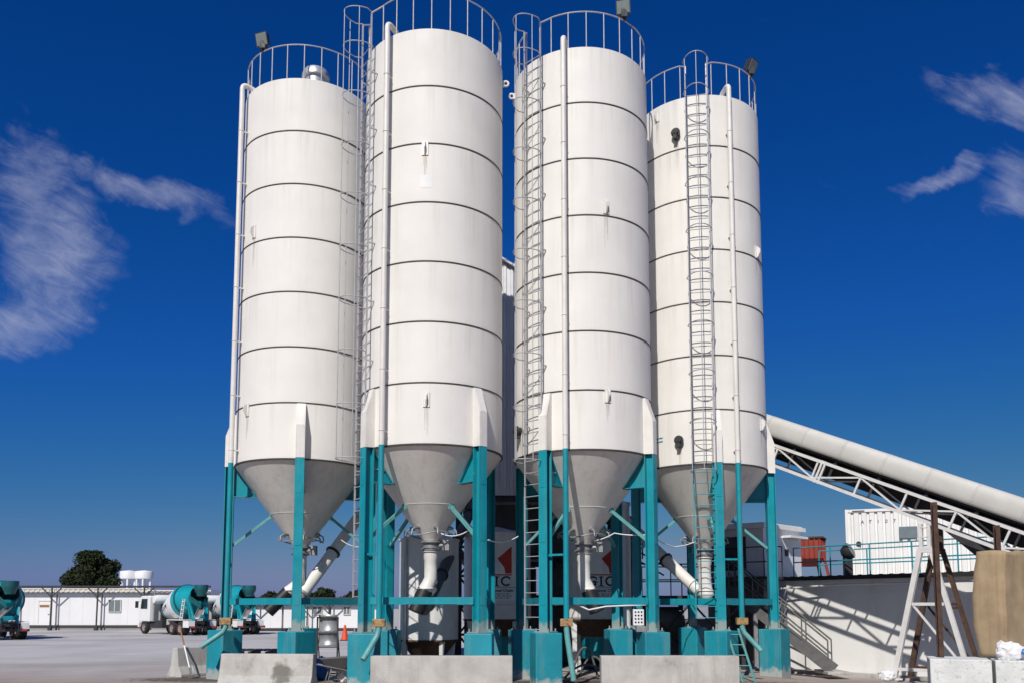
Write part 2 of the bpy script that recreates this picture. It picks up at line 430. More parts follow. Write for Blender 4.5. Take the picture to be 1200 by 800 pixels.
    if al is not None:
        e = e_(al); tt = t_(al); rl = RAD + .17
        def rails(mb, z0, z1):
            for s in (-1, 1):
                mb.beam(e * rl + tt * (.28 * s) + Z * z0, e * rl + tt * (.28 * s) + Z * z1, .028, .04, e)
            z = math.ceil(z0 / .3) * .3
            if z0 < 5: z = z0 + .02
            while z < min(z1, ZT):
                mb.tube([e * rl - tt * .28 + Z * z, e * rl + tt * .28 + Z * z], .012, 6); z += .3
        up = MB(); rails(up, ZB, ZT + .80)
        for k in range(7):
            z = ZB + .7 + k * CH
            for s in (-1, 1): up.beam(e * (RAD - .03) + tt * (.28 * s) + Z * z, e * (rl - .02) + tt * (.28 * s) + Z * z, .03, .03)
        for s in (-1, 1):
            up.tube([e * rl + tt * (.28 * s) + Z * (ZT + .79), e_(al + 14 * s) * (RAD - .04) + Z * (ZT + .99)], .02, 6)
        lad = up.build('ladder', MT['rail'], t)
        cg = MB()
        zs = []; z = ZB - .25
        while z < ZT + 1.1: zs.append(z); z += 1.33
        zs[-1] = ZT + .82 if zs[-1] > ZT + .3 else zs[-1]
        if zs[-1] < ZT + .8: zs.append(ZT + .82)
        hoop = lambda ph, z: e * (rl + .02 + .60 * sin(ph)) + tt * (.36 * cos(ph) - .0) + Z * z
        for z in zs:
            pts = [e * rl + tt * .28 + Z * z] + [hoop(pi * i / 14, z) for i in range(1, 14)] + [e * rl - tt * .28 + Z * z]
            cg.tube(pts, .013, 6)
        for ph in (pi * .18, pi / 2, pi * .82):
            cg.tube([hoop(ph, zs[0] - .02), hoop(ph, zs[-1])], .012, 6)
        cg.build('cage', MT['rail'], lad)
        lo = MB(); rails(lo, lad_bot, ZB)
        for s in (-1, 1):
            lo.beam(e * (cone_r(5.3)) + tt * (.28 * s) + Z * 5.3, e * (rl - .02) + tt * (.28 * s) + Z * 5.3, .03, .03)
        lo.build('lower_ladder', MT['teal'] if lower_lad_teal else MT['rail'], t)
    # railing
    rl = MB(); rr = RAD - .04
    n = 24; base = (al if al is not None else 7.5)
    gap = open_w if al is not None else 0
    arc = [base + gap + (360 - 2 * gap) * i / 96 for i in range(97)]
    if gap: rl.tube([e_(a) * rr + Z * (ZT + 1.0) for a in arc], .017, 8)
    else: rl.tube([e_(a) * rr + Z * (ZT + 1.0) for a in arc[:-1]], .017, 8, closed=True)
    m = 22 if gap else n
    for i in range(m + (1 if gap else 0)):
        a = base + gap + (360 - 2 * gap) * i / m
        rl.tube([e_(a) * rr + Z * (ZT + .0), e_(a) * rr + Z * (ZT + 1.0)], .016, 6)
    rl.build('railing', MT['rail'], t)
    for (vx, vy, vr, vh) in vents:
        vm = MB().lathe([(vr * .8, ZT), (vr * .8, ZT + vh * .6), (vr, ZT + vh * .62), (vr, ZT + vh * .8), (vr * .85, ZT + vh), (0, ZT + vh)], 32, off=(vx, vy, 0))
        vm.build('roof_vent', MT['galv'], t)
    # lugs and fittings
    rnd = random.Random(int(a0 * 10) + 5)
    for (a, z, kind) in lugs:
        if kind != 'side':
            gr = MB(); a_ = a; h0 = rnd.uniform(.5, .95)
            for da in (-1.1, -.3, .6, 1.3):
                w_ = rnd.uniform(.25, .6); l_ = h0 * rnd.uniform(.35, 1)
                gr.add([e_(a_ + da - w_) * (RAD + .002) + Z * (z - .17), e_(a_ + da + w_) * (RAD + .002) + Z * (z - .17), e_(a_ + da + w_ * .3) * (RAD + .002) + Z * (z - .17 - l_), e_(a_ + da - w_ * .3) * (RAD + .002) + Z * (z - .17 - l_)], [(0, 1, 2, 3)], True)
            gr.build('dirt_run', MT['dirt'], t)
        e = e_(a); tt = t_(a); b = e * RAD + Z * z
        mb = MB()
        if kind == 'eye':
            mb.prism([b - e * .01 - Z * .16, b + e * .05 - Z * .16, b + e * .13 - Z * .02, b + e * .13 + Z * .08, b + e * .05 + Z * .16, b - e * .01 + Z * .16], tt * .03)
            mb.box(b + e * .012, (.16, .02, .36), R_(a))
            mb.build('lifting_lug', MT['white'], t)
        elif kind == 'side':
            q = [b + e * (.10 + .07 * cos(x)) + Z * (.07 * sin(x)) for x in [i * pi / 5 for i in range(10)]]
            mb.tube(q, .028, 8, closed=True); mb.box(b + e * .01, (.05, .08, .16), R_(a))
            mb.build('lifting_lug', MT['white'], t)
        else:
            m3 = M.Rotation(R_(a), 3, 'Z') @ M.Rotation(R_(90), 3, 'X')
            mb.lathe([(.10, 0), (.10, .10), (.13, .10), (.13, .14), (.09, .14), (.09, .20), (0, .20)], 20, mat=m3, off=b)
            mb.box(b + e * .12 - Z * .12, (.10, .16, .16), R_(a))
            mb.build('level_sensor', MT['dark'], t)
    # outlet
    vz = TIP
    vv = MB().lathe([(.21, vz), (.27, vz), (.27, vz - .05), (.20, vz - .05), (.20, vz - .19), (.25, vz - .19), (.25, vz - .24), (.20, vz - .24)], 32)
    vv.tube([V((.16, -.05, vz - .12)), V((.42, -.12, vz - .12))], .05, 10)
    vv.box((.40, -.12, vz - .12), (.16, .2, .26))
    vv.build('outlet_valve', MT['silver'], t)
    hr, hd = hose
    z0 = vz - .24
    op = MB().tube([V((0, 0, z0)), V((0, 0, z0 - .22)), V((0, 0, z0 - .26)), V((0, 0, z0 - .5)), V((0, 0, 2.66)), V((hd[0] * .25, hd[1] * .25, 2.5)), V((hd[0] * .6, hd[1] * .6, 2.34))], [hr * 1.0, hr, hr * .9, hr * .9, hr * .9, hr * .95, hr * 1.0], 18)
    op.ring((0, 0, z0 - .03), hr * 1.05, .03, 24, 6); op.ring((hd[0] * .5, hd[1] * .5, 2.40), hr * 1.05, .025, 20, 6)
    pipe = op.build('outlet_pipe', MT['white'], t)
    if abs(hd[0]) < .1:
        MB().lathe([(hr * 1.02, 2.36), (hr * 1.08, 2.34), (hr * 1.08, 2.28), (.05, 2.04), (.0, 2.03)], 24, off=(hd[0] * .6, hd[1] * .6, 0)).build('spout', MT['white'], pipe)
        return t
    hs = MB()
    pts = []; rs = []
    for i in range(25):
        f = i / 24
        pts.append(V((hd[0] * (.55 + .95 * f), hd[1] * (.55 + .95 * f), 2.36 - .56 * f))); rs.append(hr * (1.08 + (.07 if i % 2 else 0)))
    hs.tube(pts, rs, 16)
    hs.build('hose', MT['rubber'], pipe)
    return t

S1 = make_silo((-5.927, 23.98, 0), 12, -54, None, 0,
    'white silo nearest the parked mixer trucks, without a ladder in sight',
    [(-37.3, 12.1, 'eye'), (-39.6, 7.19, 'eye')], (-.55, -.25, -.45), (.16, (-.55, -.1)), False, [(.42, -1.2, .38, .58)])
S2 = make_silo((-2.082, 21.97, 0), 42, -31, -57, 2.16,
    'tallest looking white silo, caged ladder down its side facing the silo with the roof vent',
    [(-1.9, 13.16, 'eye'), (1, 6.87, 'eye'), (88, 15.96, 'side')], (-.30, -.35, -.62), (.185, (-.24, -.08)), False, [(.1, -.9, .28, .22)])
S3 = make_silo((1.901, 22.67, 0), -33.5, -17, -43.5, 1.36,
    'white silo with caged ladder and fill pipe side by side, floodlight on its railing',
    [(15.4, 12.02, 'eye'), (15.1, 7.16, 'eye'), (-84, 15.96, 'side'), (-67, 6.48, 'sensor')], (.16, -.10, -1.15), (.185, (.22, -.08)), False, [])
S4 = make_silo((5.557, 24.75, 0), -1, 15, -11.5, 1.63,
    'white silo beside the inclined conveyor, caged ladder running up its front with teal lower rungs',
    [(-48.6, 16.02, 'eye'), (50, 11.97, 'eye'), (50.8, 7.01, 'eye'), (-29.1, 15.25, 'sensor'), (-31.2, 6.47, 'sensor')], (.42, -.25, -.55), (.20, (.05, -.02)), True, [(-.05, -.95, .30, .16)], pedrot=50)
# two short painted lines on the last silo's lowest course
mb = MB()
for zz in (6.62, 6.52):
    pts = []
    for a in [-57 + i * 1.1 for i in range(9)]:
        pts.append(e_(a) * (RAD + .004) + Z * zz)
    for i in range(8):
        if i in (3,): continue
        mb.add([pts[i] - Z * .02, pts[i + 1] - Z * .02, pts[i + 1] + Z * .02, pts[i] + Z * .02], [(0, 1, 2, 3)])
mb.build('stencil', MT['teal'], S4)
mb = MB(); pts = [e_(-5 + i * 1.5) * (RAD + .003) for i in range(7)]
for i in range(6): mb.add([pts[i] + Z * 12.15, pts[i + 1] + Z * 12.15, pts[i + 1] + Z * 12.47, pts[i] + Z * 12.47], [(0, 1, 2, 3)], True)
mb.build('paint_patch', MT['office'], S2)
# climbing cable on the outer leg of the first silo
mb = MB(); q = e_(12 - 90) * 1.95 + t_(12 - 90) * .2
mb.tube([q + Z * 1.5, q + Z * 5.2], .018, 6)
for i in range(11): mb.box(q + Z * (1.8 + i * .32) + t_(12 - 90) * .03, (.07, .03, .03), R_(-80))
mb.build('cable_run', MT['dark'], S1)

# floodlights clamped to the railings
def floodlight(loc, aim, up_tilt, label, size=.38):
    t = thing('floodlight', loc, label, 'floodlight', 'floodlights on the silo railings')
    q = V(aim).to_track_quat('-Y', 'Z').to_matrix()
    w, h, d = size, size * .95, size * .5
    c = V((0, 0, .34))
    MB().tube([V((0, 0, -.02)), V((0, 0, .12)), V((0, 0, .2))], .035, 8).box((0, 0, .16), (.16, .2, .2)).build('bracket', MT['dark'], t)
    hb = MB()
    f = [c + q @ V((x * w / 2, -d / 2, z * h / 2)) for x, z in ((-1, -1), (1, -1), (1, 1), (-1, 1))]
    b = [c + q @ V((x * w / 2.9, d / 2, z * h / 2.9)) for x, z in ((-1, -1), (1, -1), (1, 1), (-1, 1))]
    hb.add(f + b, [(0, 1, 2, 3), (7, 6, 5, 4), (0, 4, 5, 1), (1, 5, 6, 2), (2, 6, 7, 3), (3, 7, 4, 0)])
    for i in range(4):
        hb.beam(c + q @ V((-w / 3, d / 2 + .01, (-.3 + .2 * i) * h)), c + q @ V((w / 3, d / 2 + .01, (-.3 + .2 * i) * h)), .02, .05)
    hb.build('housing', MT['dark'], t)
    MB().box(c + q @ V((0, -d / 2 - .006, 0)), (w * .86, .012, h * .86), mat=q).build('lens', MT['light_glass'], t)
    return t
def on_rail(s, a): return s.location + e_(a) * (RAD - .04) + Z * (ZT + 1.0)
floodlight(on_rail(S1, -34), (-.35, -1, -.35), 0, 'dark floodlight with pale lens on railing of silo nearest the trucks')
floodlight(on_rail(S3, 36), (-.3, -1, -.25), 0, 'dark floodlight with grey lens on the railing closest to the topmost picture edge')
floodlight(on_rail(S4, 52), (.8, -.8, -.55), 0, 'black floodlight turned outward on railing of silo beside the conveyor')

# ------------------------------------------------------------------ screw conveyors
def screw(p0, p1, r, label, mat):
    t = thing('screw_conveyor', p0, label, 'screw conveyor', 'screw conveyors from silo outlets')
    d = V(p1) - V(p0); L = d.length; u = d.normalized()
    mb = MB().tube([V((0, 0, 0)), d], r, 20)
    mb.build('tube', mat, t)
    m3 = u.to_track_quat('Z', 'Y').to_matrix()
    k = 1.6
    while k < L - .5:
        MB().lathe([(r * .9, -.03), (r + .05, -.03), (r + .05, .03), (r * .9, .03)], 24, mat=m3, off=u * k, smooth=False).build('flange', MT['dark'], t); k += 2.0
    mo = MB().lathe([(0, -.32), (r * .9, -.32), (r * .9, -.05), (r * 1.3, -.05), (r * 1.3, .02), (0, .02)], 20, mat=m3)
    mo.build('motor', MT['silver'], t)
    return t
screw((-5.85, 24.0, 2.30), (-2.32, 28.2, 8.76), .17, 'grey screw conveyor tube rising from outlet of silo nearest the trucks', MT['hopper'])
screw((5.45, 24.9, 2.36), (2.81, 28.0, 5.65), .17, 'white screw conveyor tube rising from outlet of silo beside the belt conveyor', MT['white'])
screw((-2.2, 22.4, 2.0), (-1.2, 28.0, 5.4), .15, 'dark slanting screw tube behind the hopper of the tallest looking silo', MT['plant'])

# ------------------------------------------------------------------ batching tower behind the silos
bt = thing('batching_tower', (0.55, 27.6, 0), 'tall ribbed white batching tower standing behind the gap between the middle silos', 'tower')
def ribbed(mb, p0, p1, z0, z1f, pitch=.24, depth=.035):
    p0 = V(p0); p1 = V(p1); d = p1 - p0; L = d.length; u = d.normalized(); nrm = V((u.y, -u.x, 0))
    xs = []; x = 0
    while x < L:
        for dx, o in ((0, 0), (pitch * .45, 0), (pitch * .55, depth), (pitch * .9, depth)):
            if x + dx <= L: xs.append((x + dx, o))
        x += pitch
    xs.append((L, 0))
    vs = []
    for (x, o) in xs:
        q = p0 + u * x + nrm * o
        vs += [q + Z * z0, q + Z * z1f(x / L)]
    mb.add(vs, [(2 * i, 2 * i + 2, 2 * i + 3, 2 * i + 1) for i in range(len(xs) - 1)])
mb = MB()
zt = lambda f: 13.75 - 3.2 * abs(f - .22)
ribbed(mb, (-2.4, .4, 0), (2.8, .4, 0), 5.6, zt)
ribbed(mb, (2.8, .4, 0), (2.8, 6, 0), 5.6, lambda f: zt(1))
ribbed(mb, (2.8, 6, 0), (-2.4, 6, 0), 5.6, lambda f: zt(1 - f))
ribbed(mb, (-2.4, 6, 0), (-2.4, .4, 0), 5.6, lambda f: zt(0))
mb.build('cladding', MT['clad'], bt, fix=False)
mb = MB(); xr = -2.4 + .22 * 5.2
mb.prism([(-2.55, 3.2, zt(0) - .06), (xr, 3.2, 13.78), (2.95, 3.2, zt(1) - .08), (2.95, 3.2, zt(1)), (xr, 3.2, 13.86), (-2.55, 3.2, zt(0) + .02)], (0, 6.0, 0))
mb.build('roof', MT['clad'], bt)
fr = MB()
for x in (-2.3, -1.5, .6, 2.7):
    for y in (.5, 5.8):
        fr.hbeam((x, y, 0), (x, y, 5.6), (0, 1, 0), .2, .2, .02)
for z in (2.0, 3.6, 5.5):
    fr.beam((-2.4, .5, z), (2.8, .5, z), .14, .2); fr.beam((-2.4, 5.8, z), (2.8, 5.8, z), .14, .2)
    fr.beam((-2.3, .5, z), (-2.3, 5.8, z), .14, .2); fr.beam((2.7, .5, z), (2.7, 5.8, z), .14, .2)
for z in (.1, 1.05, 2.0, 2.95, 3.9):
    fr.beam((-2.3, .44, z), (-1.5, .44, z + .95), .07, .07); fr.beam((-1.5, .40, z), (-2.3, .40, z + .95), .07, .07)
    fr.beam((-2.3, .42, z), (-1.5, .42, z), .06, .08)
for x0, x1 in ((-1.5, .6), (.6, 2.7)):
    fr.beam((x0, .45, 2.0), (x1, .45, 3.6), .07, .07); fr.beam((x1, .38, 2.0), (x0, .38, 3.6), .07, .07)
fr.build('steel_frame', MT['dark'], bt)
mx = MB().box((.2, 3.4, 1.2), (4.6, 3.6, 2.3)); mx.box((.2, 2.6, 4.5), (3.4, 2.6, 1.8))
mx.lathe([(.9, 2.36), (.9, 3.3), (.5, 3.6), (.5, 3.9)], 24, off=(-.6, 2.4, 0)); mx.lathe([(.8, 2.36), (.8, 3.2), (.4, 3.7)], 24, off=(1.4, 2.2, 0))
mx.build('mixer_body', MT['plant'], bt)

# steel gallery running towards the control cabin
gl = thing('access_gallery', (4.9, 27.2, 0), 'dark steel access gallery with handrails behind the silo with teal lower ladder', 'gallery')
dk = MB().box((0, 1.0, 2.25), (5.0, 2.0, .10))
for x in (-2.4, -.8, .8, 2.4):
    for y in (.1, 1.9): dk.beam((x, y, 0), (x, y, 2.2), .14, .14)
for x0 in (-2.4, -.8, .8): dk.beam((x0, .08, .3), (x0 + 1.6, .08, 2.1), .06, .06); dk.beam((x0 + 1.6, .14, .3), (x0, .14, 2.1), .06, .06)
dk.build('deck', MT['dark'], gl)
hr = MB()
for y in (.06, 1.94):
    for z in (2.8, 3.3): hr.tube([(-2.45, y, z), (2.45, y, z)], .022, 6)
    for i in range(6): hr.tube([(-2.45 + i * .98, y, 2.3), (-2.45 + i * .98, y, 3.3)], .02, 6)
hr.build('handrail', MT['dark'], gl)
mc = MB().box((-1.4, 1.1, 1.05), (1.7, 1.3, 1.7)); mc.box((.9, 1.2, .8), (1.6, 1.2, 1.5)); mc.box((1.9, 1.1, 1.3), (.5, .9, 1.6))
mc.lathe([(.45, -.7), (.45, .7)], 24, mat=M.Rotation(R_(90), 3, 'Y'), off=(-.1, .7, 1.5), captop=True, capbot=True)
mc.build('compressor', MT['plant'], gl)
up = MB()
up.beam((-2.2, 1.7, 2.3), (-2.2, 1.7, 5.2), .12, .12); up.beam((-.9, 1.7, 2.3), (-.9, 1.7, 4.6), .10, .10)
up.beam((-2.2, 1.7, 5.1), (.8, 1.7, 3.3), .10, .10); up.beam((-2.2, 1.6, 4.4), (.2, 1.6, 3.0), .05, .05); up.beam((-2.2, 1.6, 4.7), (.4, 1.6, 3.2), .05, .05)
for i in range(5): up.beam((-2.0 + i * .5, 1.65, 3.9 - i * .3 + .55), (-2.0 + i * .5, 1.65, 3.9 - i * .3 + 1.2), .04, .04)
up.build('upper_frame', MT['dark'], gl)

# vertical tanks behind the silos
def tank(loc, r, z0, z1, label, cone=True, sign=False, legs=True, group=None):
    t = thing('storage_tank', loc, label, 'tank', group)
    MB().lathe([(r, z0), (r, z1), (r + .03, z1), (r + .03, z1 + .05), (r, z1 + .05), (0, z1 + .3)], 64).build('shell', MT['tank'], t)
    MB().lathe([(r * .97, z0 + .0), (r * .55, z0 - .45), (.18, z0 - .75), (0, z0 - .75)], 40).lathe([(r + .001, z0 - .02), (r + .02, z0 - .02), (r + .02, z0 + .03), (r + .001, z0 + .03)], 64).build('hopper', MT['rust'], t)
    for a in (35, 125, 215, 305):
        e = e_(a)
        lg = MB().beam(e * (r - .1), e * (r - .1) + Z * z0, .13, .13)
        lg.prism([e * (r - .1) + Z * (z0 - .02), e * (r + .06) + Z * (z0 - .02), e * (r - .04) + Z * (z0 - .7), e * (r - .1) + Z * (z0 - .7)], t_(a) * .02)
        lg.build('leg', MT['tank'], t)
    return t
T1 = tank((-2.42, 25.0, 0), .86, .98, 3.85, 'squat pale tank on short legs behind the outlet hose of the tallest looking silo')
mb = MB().ring((0, 0, 2.2), .85, .012, 64, 6); mb.tube([e_(-42) * .92 + Z * .3, e_(-42) * .92 + Z * 4.1], .045, 10); mb.build('tank_pipe', MT['white'], T1)

def sign_tank(loc, label):
    r = 1.02
    t = tank(loc, r, 1.55, 4.1, label, group='pale tanks with chemical company sign')
    sg = MB().box((0, -r - .02, 3.0), (1.26, .03, 1.75)).build('sign_panel', MT['tank'], t)
    y = -r - .038
    rd = MB()
    q = [(-.44, 3.70), (.44, 3.70), (.44, 2.83)]
    # red angular mark: a right-hand wedge with a notch, and a bar under it
    rd.prism([(.44, y, 3.72), (.02, y, 3.36), (.22, y, 3.10), (.26, y, 2.92), (.44, y, 2.92)], (0, .008, 0))
    rd.box((0, y, 2.88), (.88, .008, .035))
    rd.build('red_mark', MT['redink'], sg)
    rot = M.Rotation(R_(90), 4, 'X')
    for ch_, x_ in (('G', -.27), ('I', .0), ('C', .25)):
        text_mesh(ch_, .40, 'lettering', MT['text'], sg, M.Translation((x_, y, 2.68)) @ rot, bold=.018)
    sf = MB()
    for zz in (2.555, 2.815): sf.box((.0, y - .001, zz), (.15, .007, .028))
    for x_ in (-.135, .385): sf.box((x_, y - .001, 2.765), (.022, .007, .09))
    sf.box((-.15, y - .001, 2.665), (.12, .007, .024))
    sf.build('serifs', MT['text'], sg)
    mb = MB().box((0, y, 2.515), (1.1, .006, .012)); mb.build('rule_line', MT['text'], sg)
    text_mesh('International Chem', .125, 'lettering', MT['text'], sg, M.Translation((0, y, 2.42)) @ rot, bold=.02)
    sm = MB()
    rnd = random.Random(3)
    for zz in (2.32, 2.26, 2.20):
        x = -.42
        while x < .4:
            w = rnd.uniform(.04, .12); sm.box((x + w / 2, y, zz), (w, .005, .022)); x += w + .03
    sm.build('small_print', MT['text'], sg)
    cl = MB().lathe([(r + .012, 1.62), (r + .012, 1.98)], 64).ring((0, 0, 2.0), r + .02, .015, 64, 6)
    cl.build('band', MT['white'], t)
    MB().lathe([(.62, 1.42), (.62, 1.22), (.5, 1.2), (.5, .4), (.0, .4)], 24).build('outlet', MT['teal'], t)
    return t
sign_tank((-.45, 26.3, 0), 'pale tank with red marked sign, showing between the two middle silos')
sign_tank((2.62, 26.3, 0), 'pale sign tank half hidden behind an outlet pipe, grey duct beside it')
T4 = thing('vertical_duct', (3.26, 25.1, 0), 'tall plain grey vertical duct beside the half hidden sign tank', 'duct')
MB().lathe([(.20, 0), (.20, 4.9), (.23, 4.9), (.23, 5.0), (0, 5.05)], 32).build('duct_body', MT['tank'], T4)
MB().box((0, -.05, 1.2), (.66, .66, .12)).build('duct_base', MT['tank'], T4)

# ------------------------------------------------------------------ belt conveyor
PL = V((7.94, 25.75, 7.386)); PR = V((12.716, 21.3, 4.315))
D = PR - PL
C0 = PL - D * 1.0; C1 = PL + D * 1.55
ax = D.normalized(); side = V((D.y, -D.x, 0)).normalized()     # towards the camera
if side.y > 0: side = -side
cv = thing('belt_conveyor', PL, 'long inclined belt conveyor under a rounded cream hood on a white truss', 'conveyor')
LZ = lambda p: V(p) - PL
HR = .335
upv = side.cross(ax).normalized()
if upv.z < 0: upv = -upv
# hood: three-quarter round sheet, in overlapping lengths
hd = MB(); Ltot = (C1 - C0).length; seg = 1.22; k = 0
pos = 0
while pos < Ltot - .01:
    l = min(seg, Ltot - pos)
    for rr_, a_, b_ in ((HR, pos + .02, pos + l + .02), (HR + .006, pos - .03, pos + .03)):
        ring0 = []; ring1 = []
        for i in range(25):
            an = R_(-45 + 270 * i / 24)
            ca, sa = cos(an), sin(an)
            o = side * (math.copysign(abs(ca) ** .42, ca) * (rr_ + .17)) + upv * (math.copysign(abs(sa) ** .7, sa) * rr_)
            ring0.append(LZ(C0 + ax * a_) + o); ring1.append(LZ(C0 + ax * b_) + o)
        hd.add(ring0 + ring1, [(i, i + 1, 25 + i + 1, 25 + i) for i in range(24)], True)
    pos += seg
hood = hd.build('hood', MT['hood'], cv)
so = hood.modifiers.new('thickness', 'SOLIDIFY'); so.thickness = .008
bl = MB()
bl.beam(LZ(C0 - upv * .30), LZ(C1 - upv * .30), .72, .05, upv)
bl.beam(LZ(C0 - upv * .485), LZ(C1 - upv * .485), .56, .03, upv)
bl.build('belt', MT['belt'], cv)
MB().beam(LZ(C0 - upv * .56 - side * .58), LZ(C1 - upv * .56 - side * .58), .02, .62, upv).build('shade_sheet', MT['dark'], cv)  # dark sheet added on the far side to paint the shade behind the truss
s_ = .4
while s_ < Ltot:
    c = C0 + ax * s_
    rl = MB().tube([LZ(c - upv * .39 + side * .32), LZ(c - upv * .39 - side * .32)], .05, 10)
    rl.beam(LZ(c - upv * .54 + side * .50), LZ(c - upv * .54 - side * .50), .06, .05, upv)
    rl.build('idler_roller', MT['dark'], cv)
    s_ += 1.32
tr = MB(); pan = 1.32; TT, TB = .47, 1.03
n = int(Ltot / pan)
for sd in (.52, -.52):
    o = side * sd
    tr.beam(LZ(C0 - upv * TT + o), LZ(C1 - upv * TT + o), .075, .085, upv)
    tr.beam(LZ(C0 - upv * TB + o), LZ(C1 - upv * TB + o), .075, .085, upv)
    for i in range(n + 1):
        c = C0 + ax * (i * pan)
        tr.beam(LZ(c - upv * (TT + .04) + o), LZ(c - upv * (TB - .04) + o), .055, .055, ax)
        if i < n:
            c2 = C0 + ax * ((i + 1) * pan)
            if i % 2 == 0: tr.beam(LZ(c - upv * (TT + .05) + o * .995), LZ(c2 - upv * (TB - .05) + o * .995), .045, .045, ax)
            else: tr.beam(LZ(c - upv * (TB - .05) + o * .995), LZ(c2 - upv * (TT + .05) + o * .995), .045, .045, ax)
for i in range(n + 1):
    c = C0 + ax * (i * pan)
    tr.beam(LZ(c - upv * TB + side * .48), LZ(c - upv * TB - side * .48), .05, .05, ax)
# doubled frame where two truss lengths are bolted together
jc = PL + ax * 2.2
for dx in (-.05, .05):
    tr.beam(LZ(jc + ax * dx - upv * .42 + side * .535), LZ(jc + ax * dx - upv * 1.08 + side * .535), .05, .06, ax)
tr.build('truss', MT['truss'], cv)
# dark chute plate hanging under the lower end
c = PL + D * .80; c2 = PL + D * 1.12
MB().prism([LZ(c - upv * 1.07), LZ(c2 - upv * 1.07), LZ(c2 - upv * 1.1 - Z * .55), LZ(c + D * .12 - upv * 1.1 - Z * .35)], side * .5).build('chute_plate', MT['dark'], cv)
# trestle (bolted to the conveyor)
tc_ = PL + D * .745
hx = V((ax.x, ax.y, 0)).normalized()
ts = MB(); bot = tc_ - upv * (TB + .06)
lt = lambda p: LZ(p)
for sd in (.50, -.50):
    top = bot + side * sd
    kn = V((top.x, top.y, 3.42))
    for o in (-.10, .10): ts.beam(lt(top + hx * o), lt(kn + hx * o), .09, .10, side)
    for zz in (3.46, 3.75, 4.0): ts.beam(lt(V((kn.x, kn.y, zz)) - hx * .1), lt(V((kn.x, kn.y, zz)) + hx * .1), .02, .1, side)
    f0 = V((kn.x, kn.y, .06)) - hx * .72; f1 = V((kn.x, kn.y, .06)) + hx * .95
    f0 = f0 + V((-.12, .2, 0)) * (1 if sd > 0 else .6)
    ts.beam(lt(kn - hx * .12 + Z * .05), lt(f0), .13, .13, side); ts.beam(lt(kn + hx * .12 + Z * .05), lt(f1), .11, .11, side)
    ts.beam(lt(kn - hx * .18), lt(kn + hx * .18), .12, .14)
    for f in (.42, .93):
        ts.beam(lt(kn.lerp(f0, f)), lt(kn.lerp(f1, f)), .07, .08)
    ts.beam(lt(kn.lerp(f0, .42)), lt(kn.lerp(f1, .93)), .05, .05)
    ts.box(lt(f0) - Z * .03, (.3, .3, .04)); ts.box(lt(f1) - Z * .03, (.3, .3, .04))
    ts.build('trestle', MT['truss'] if sd > 0 else MT['rust'], cv); ts = MB()
for f in (.0, .45, .95):
    kn0 = bot + side * .42; kn0 = V((kn0.x, kn0.y, 3.42)); kn1 = bot - side * .42; kn1 = V((kn1.x, kn1.y, 3.42))
    a0 = kn0 + hx * (.95 * f) - Z * (3.36 * f); a1 = kn1 + hx * (.95 * f) - Z * (3.36 * f)
    ts.beam(lt(a0), lt(a1), .06, .06)
ts.build('trestle_tie', MT['rust'], cv)

# ------------------------------------------------------------------ loading platform on the right
WA = V((9.43, 29.5, 0)); WB = V((18.2, 19.5, 0))
wu = (WB - WA).normalized(); wn = V((wu.y, -wu.x, 0))      # outward (towards the camera)
if wn.y > 0: wn = -wn
PH = 2.88
pf = thing('loading_platform', WA, 'white rendered platform wall with black corrugated top edge, streaked by conveyor shadow', 'platform')
L_ = (WB - WA).length; back = V((1.5, 24, 0)); b2 = V((16, 24, 0))
MB().prism([V((0, 0, PH / 2 - .25)), wu * L_ + Z * (PH / 2 - .25), wu * L_ + b2 + Z * (PH / 2 - .25), back + Z * (PH / 2 - .25)], Z * (PH + .5)).build('wall', MT['wall'], pf)
MB().prism([wn * .10 - wu * .1 + Z * (PH + .045), wn * .10 + wu * L_ + Z * (PH + .045), b2 + wu * L_ + Z * (PH + .045), back - wu * .1 + Z * (PH + .045)], Z * .085).build('deck', MT['deck'], pf)
mb = MB(); x = -.1
vs = []
i = 0
while x < L_:
    zz = PH + .05 + .014 * sin(i * 1.3)
    vs += [wn * .125 + wu * x + Z * (PH - .05), wn * .125 + wu * x + Z * (zz + .04)]
    x += .07; i += 1
mb.add(vs, [(2 * k, 2 * k + 2, 2 * k + 3, 2 * k + 1) for k in range(len(vs) // 2 - 1)])
ed = mb.build('edging', MT['bitumen'], pf)
so = ed.modifiers.new('thickness', 'SOLIDIFY'); so.thickness = .02; so.offset = 0
MB().box(wu * (L_ / 2) + wn * .2 - Z * .22, (L_, .34, .16), math.atan2(wu.y, wu.x)).build('kerb', MT['concrete'], pf)

def platform_rail(off, x0, x1, label, step=1.35):
    t = thing('guard_rail', WA - wn * off + Z * (PH + .088), label, 'railing', 'teal guard rails on the platform')
    mb = MB()
    for z in (.5, 1.0): mb.tube([wu * x0 + Z * z, wu * x1 + Z * z], .022, 8)
    mb.build('rail', MT['teal'], t)
    k = x0
    while k <= x1 + .01:
        MB().tube([wu * k, wu * k + Z * 1.0], .024, 8).build('post', MT['teal'], t); k += step
    return t
platform_rail(.25, .15, 11.0, 'teal pipe guard rail along the black front edge of the platform')
platform_rail(2.4, -.1, 11.0, 'second teal guard rail set back behind the one at the platform edge', 1.8)

